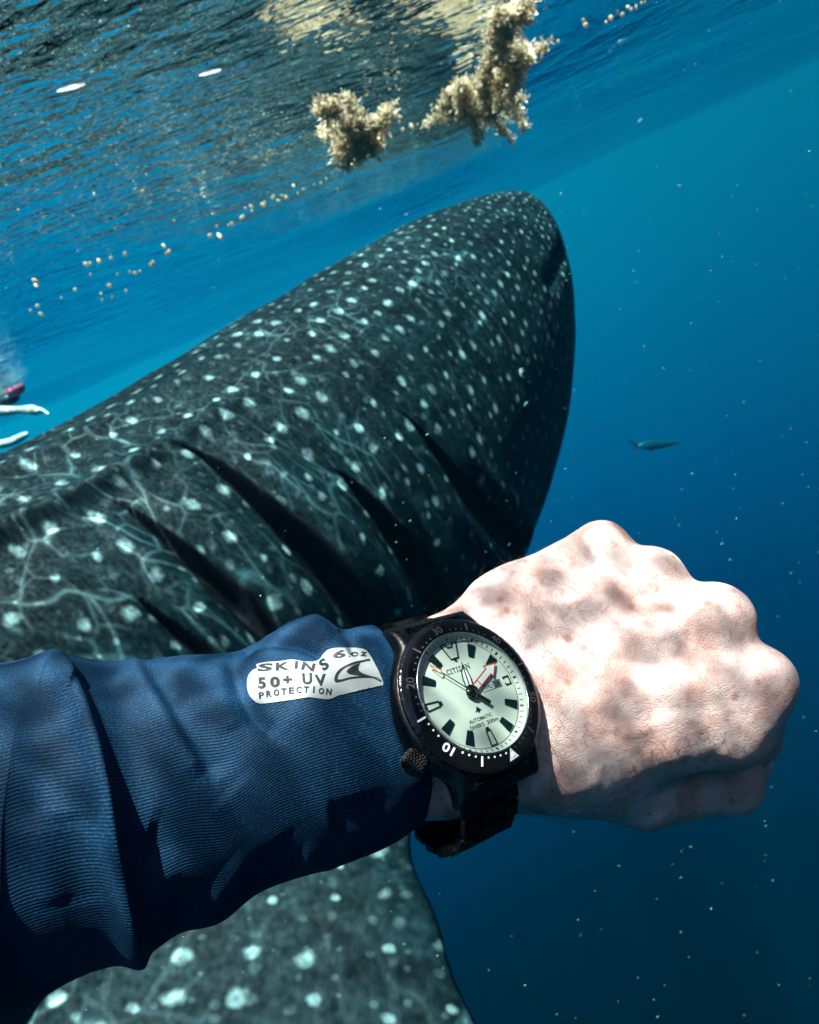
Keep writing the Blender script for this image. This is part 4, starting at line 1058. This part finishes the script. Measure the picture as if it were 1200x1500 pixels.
# ---- sargassum at the surface
WEED = Mat('sargassum'); tcw = WEED.n('TexCoord'); nw = WEED.n('TexNoise', Vector=tcw.outputs['Object'], Scale=60.0, Detail=2.0)
WEED.set(Base_Color=WEED.mixc(WEED.map(nw.outputs[0], .35, .65), (.70, .57, .36), (.90, .83, .66)), Roughness=.55); WEED.b.inputs['Subsurface Weight'].default_value = 0
wt_ = WEED.n('BsdfTranslucent', Color=(.82, .72, .50, 1)); wa_ = WEED.n('MixShader', Fac=.5, i1=WEED.b.outputs[0], i2=wt_.outputs[0]); WEED.t.links.new(wa_.outputs[0], WEED.out.inputs[0])
ico = bmesh.new(); bmesh.ops.create_icosphere(ico, subdivisions=1, radius=1.0); IV = np.array([q_.co[:] for q_ in ico.verts]); IF = np.array([[v_.index for v_ in f_.verts] for f_ in ico.faces]); ico.free()
def weed(seed, segs, label, nb, spread, leaf=.011):
    """segs: (start, end) stems in world space; blades and bladders crowd round them"""
    r_ = np.random.default_rng(seed); root_ = empty('sargassum_clump', tuple(segs[0][0])); o0 = np.array(segs[0][0])
    tag(root_, label, 'seaweed')
    LVv, LF, BV, BF, SVv, SF = [], [], [], [], [], []
    br_ = []
    for a, b in segs:
        a, b = np.array(a) - o0, np.array(b) - o0; br_.append((a, b))
        for _ in range(7):
            t_ = r_.random(); d_ = r_.normal(0, 1, 3)*[1, 1, .7]; d_ /= np.linalg.norm(d_); c_ = a + (b - a)*t_; L1 = r_.uniform(.5, 1.6)*spread*3
            mid = c_ + d_*L1*.5; br_ += [(c_, mid), (mid, mid + (d_ + r_.normal(0, .6, 3))*L1*.5)]
    for a, b in br_:
        for k in range(nb):
            t_ = r_.random(); g0 = a + (b - a)*t_ ; off_ = r_.normal(0, 1, 3)*.0055; off_[2] *= .8; c_ = g0 + off_
            if c_[2] + o0[2] > -.006: c_[2] = -.006 - o0[2] - .01*r_.random()
            # twig
            if k % 3 == 0:
                n1_ = np.cross(off_, [0, 0, 1.]); n1_ /= np.linalg.norm(n1_) + 1e-9; n2_ = np.cross(off_, n1_); n2_ /= np.linalg.norm(n2_) + 1e-9; bb = len(SVv)
                for p_ in (g0, (g0 + c_)/2 + r_.normal(0, .003, 3), c_):
                    for an in (0, 2.1, 4.2): SVv.append(p_ + .0011*(n1_*math.cos(an) + n2_*math.sin(an)))
                for s_i in range(2):
                    for an in range(3): SF.append((bb + s_i*3 + an, bb + s_i*3 + (an+1) % 3, bb + s_i*3 + 3 + (an+1) % 3, bb + s_i*3 + 3 + an))
            for _ in range(4):
                d_ = r_.normal(0, 1, 3); d_ /= np.linalg.norm(d_); s_ = np.cross(d_, r_.normal(0, 1, 3)); s_ /= np.linalg.norm(s_); l_ = leaf*r_.uniform(.6, 1.5); w_ = l_*.2; up_ = np.cross(d_, s_)*l_*.12; bb = len(LVv)
                p_ = c_ + r_.normal(0, .004, 3)
                LVv += [p_, p_ + d_*l_*.45 + s_*w_ + up_, p_ + d_*l_, p_ + d_*l_*.45 - s_*w_ + up_]; LF.append((bb, bb+1, bb+2, bb+3))
            if r_.random() < .5:
                p_ = c_ + r_.normal(0, .005, 3); bb = len(BV); rr_ = r_.uniform(.0014, .0032); BV += list(p_ + IV*rr_); BF += [tuple(f_ + bb) for f_ in IF]
    tag(link('leafy_blades', npmesh('leafy_blades', LVv, LF, False), WEED.m, root_), kind='stuff')
    tag(link('air_bladders', npmesh('air_bladders', BV, BF), WEED.m, root_), kind='stuff')
    tag(link('stems', npmesh('stems', SVv, SF), WEED.m, root_), kind='stuff')
    return root_
S_ = lambda x, y, z=-.03: tuple(surf_pt(x, y, z))
weed(1, [(S_(488, 150), S_(512, 195, -.045)), (S_(512, 195, -.05), S_(520, 232, -.06)), (S_(505, 178, -.05), S_(548, 190, -.05)), (S_(510, 200, -.05), S_(545, 212, -.05))], 'pale sargassum tuft hanging from the surface left of the bigger clump', 62, .016)
weed(2, [(S_(650, 140, -.03), S_(725, 108, -.03)), (S_(670, 155, -.05), S_(735, 130, -.04)), (S_(700, 120, -.05), S_(772, 96, -.04)), (S_(700, 140, -.06), S_(704, 182, -.06)), (S_(730, 140, -.05), S_(748, 172, -.05)), (S_(738, 110, -.03), S_(752, 68, -.03)), (S_(675, 125, -.04), S_(700, 150, -.05))], 'largest pale sargassum clump under the surface above the shark head', 62, .019)
weed(3, [(S_(728, 66, -.02), S_(735, 30, -.02)), (S_(735, 30, -.02), S_(780, 14, -.02)), (S_(722, 45, -.02), S_(740, 62, -.02))], 'thin curling strand of pale sargassum above the largest clump', 34, .007, .008)
# loose bladders and crumbs drifting off the clumps
FL = [(560,205),(573,200),(590,190),(603,185),(612,182),(495,278),(478,262),(470,268),(460,270),(445,278),(420,290),(413,287),(408,294),(385,300),(388,296),(370,310),(355,318),(360,305),(340,327),(335,330),(318,332),(312,314),(308,345),(322,346),(248,368),(245,372),(225,385),(222,388),(205,397),(198,400),(190,398),(172,402),(163,378),(145,382),(132,385),(126,387),(160,418),(148,430),(133,402),(165,436),(185,426),(110,424),(90,436),(52,412),(53,418),(138,284),(210,281),(27,307),(215,256),(183,372),(255,323),(502,38),(528,32),(808,62),(818,60),(855,30),(858,36),(888,32),(895,26),(905,18),(912,21),(920,10),(925,13),(932,10),(940,4),(945,3),(430,272),(436,283),(400,288),(368,302),(585,178),(240,360),(150,440),(45,455),(55,448),(60,460)]
mesh_f = npmesh('weed_bladder', IV, IF); mesh_f.materials.append(WEED.m); fr = np.random.default_rng(9)
for x, y in FL:
    o = link('weed_bladder', mesh_f); p_ = surf_pt(x, y, -.008 - .01*fr.random()); dd = (p_ - CAM).length
    r_ = fr.uniform(1.3, 3.2)/F*dd; o.location = p_; o.scale = (r_*fr.uniform(.8, 1.9), r_, r_*fr.uniform(.7, 1.1)); o.rotation_euler = (fr.uniform(0, 3), fr.uniform(0, 3), fr.uniform(0, 3))
    reg = 3 if x > 800 else 2 if x > 540 else 1 if x > 290 else 0
    tag(o, ['tiny round beige weed bladder adrift above the shark back at far left', 'tiny round beige weed bladder in the trail left of the smaller tuft', 'tiny round beige weed bladder between the smaller tuft and the largest clump', 'tiny round beige weed bladder in the row right of the curling strand'][reg], 'weed bladder',
        ['loose bladders at far left', 'bladder trail left of the smaller tuft', 'bladders between the clumps', 'bladder row at the top right'][reg])
FM = Mat('glint_white'); FM.set(Base_Color=(.9, .93, .93), Roughness=.4); ft_ = FM.n('BsdfTranslucent', Color=(.95, .97, .97, 1)); fx_ = FM.n('MixShader', Fac=.75, i1=FM.b.outputs[0], i2=ft_.outputs[0]); FM.t.links.new(fx_.outputs[0], FM.out.inputs[0])  # white glints of the water surface, built as solid translucent slivers
for (x, y, w_, lab) in ((104, 128, 17, 'white glint on the water surface built as a thin sliver, the left one of two'), (308, 106, 14, 'white glint on the water surface built as a thin sliver, the right one of two')):
    p_ = surf_pt(x, y, -.012); dd = (p_ - CAM).length; a_ = w_/F*dd
    bm = bmesh.new(); bmesh.ops.create_uvsphere(bm, u_segments=16, v_segments=8, radius=1.0)
    for v_ in bm.verts: v_.co.x += .25*v_.co.y*v_.co.y; v_.co = Vector((v_.co.x*a_, v_.co.y*a_*.26, v_.co.z*a_*.11))
    o = bmobj('glint_sliver', bm, FM.m, None, True); o.location = p_; o.rotation_euler = (0, rad(6), rad(5)); tag(o, lab, 'glint', 'white surface glints built as slivers')

# ---- specks drifting in the water
rs = np.random.default_rng(21); VV, FF = [], []
for k in range(480):
    x, y = rs.uniform(-30, 1230), rs.uniform(-20, 1520); d_ = .32 + 3.2*rs.random()**1.4
    if k > 440: x = rs.uniform(820, 1230); y = rs.uniform(100, 850)
    p_ = np.array(P(x, y, d_))
    if p_[2] > -.02: continue
    r_ = (rs.uniform(.25, .7) if rs.random() < .97 else rs.uniform(.8, 1.5))/F*d_
    el_ = rs.uniform(1.5, 4.0); dr = np.array(RIGHT)*math.cos(.5) + np.array(UP)*math.sin(.5) + rs.normal(0, .25, 3); dr /= np.linalg.norm(dr)
    q_ = IV*r_; q_ = q_ + np.outer(q_ @ dr, dr)*(el_ - 1); bb = len(VV); VV += list(q_ + p_); FF += [tuple(f_ + bb) for f_ in IF]
tag(link('drifting_specks', npmesh('drifting_specks', VV, FF), simple('speck', (.14, .30, .34), .6)), kind='stuff')
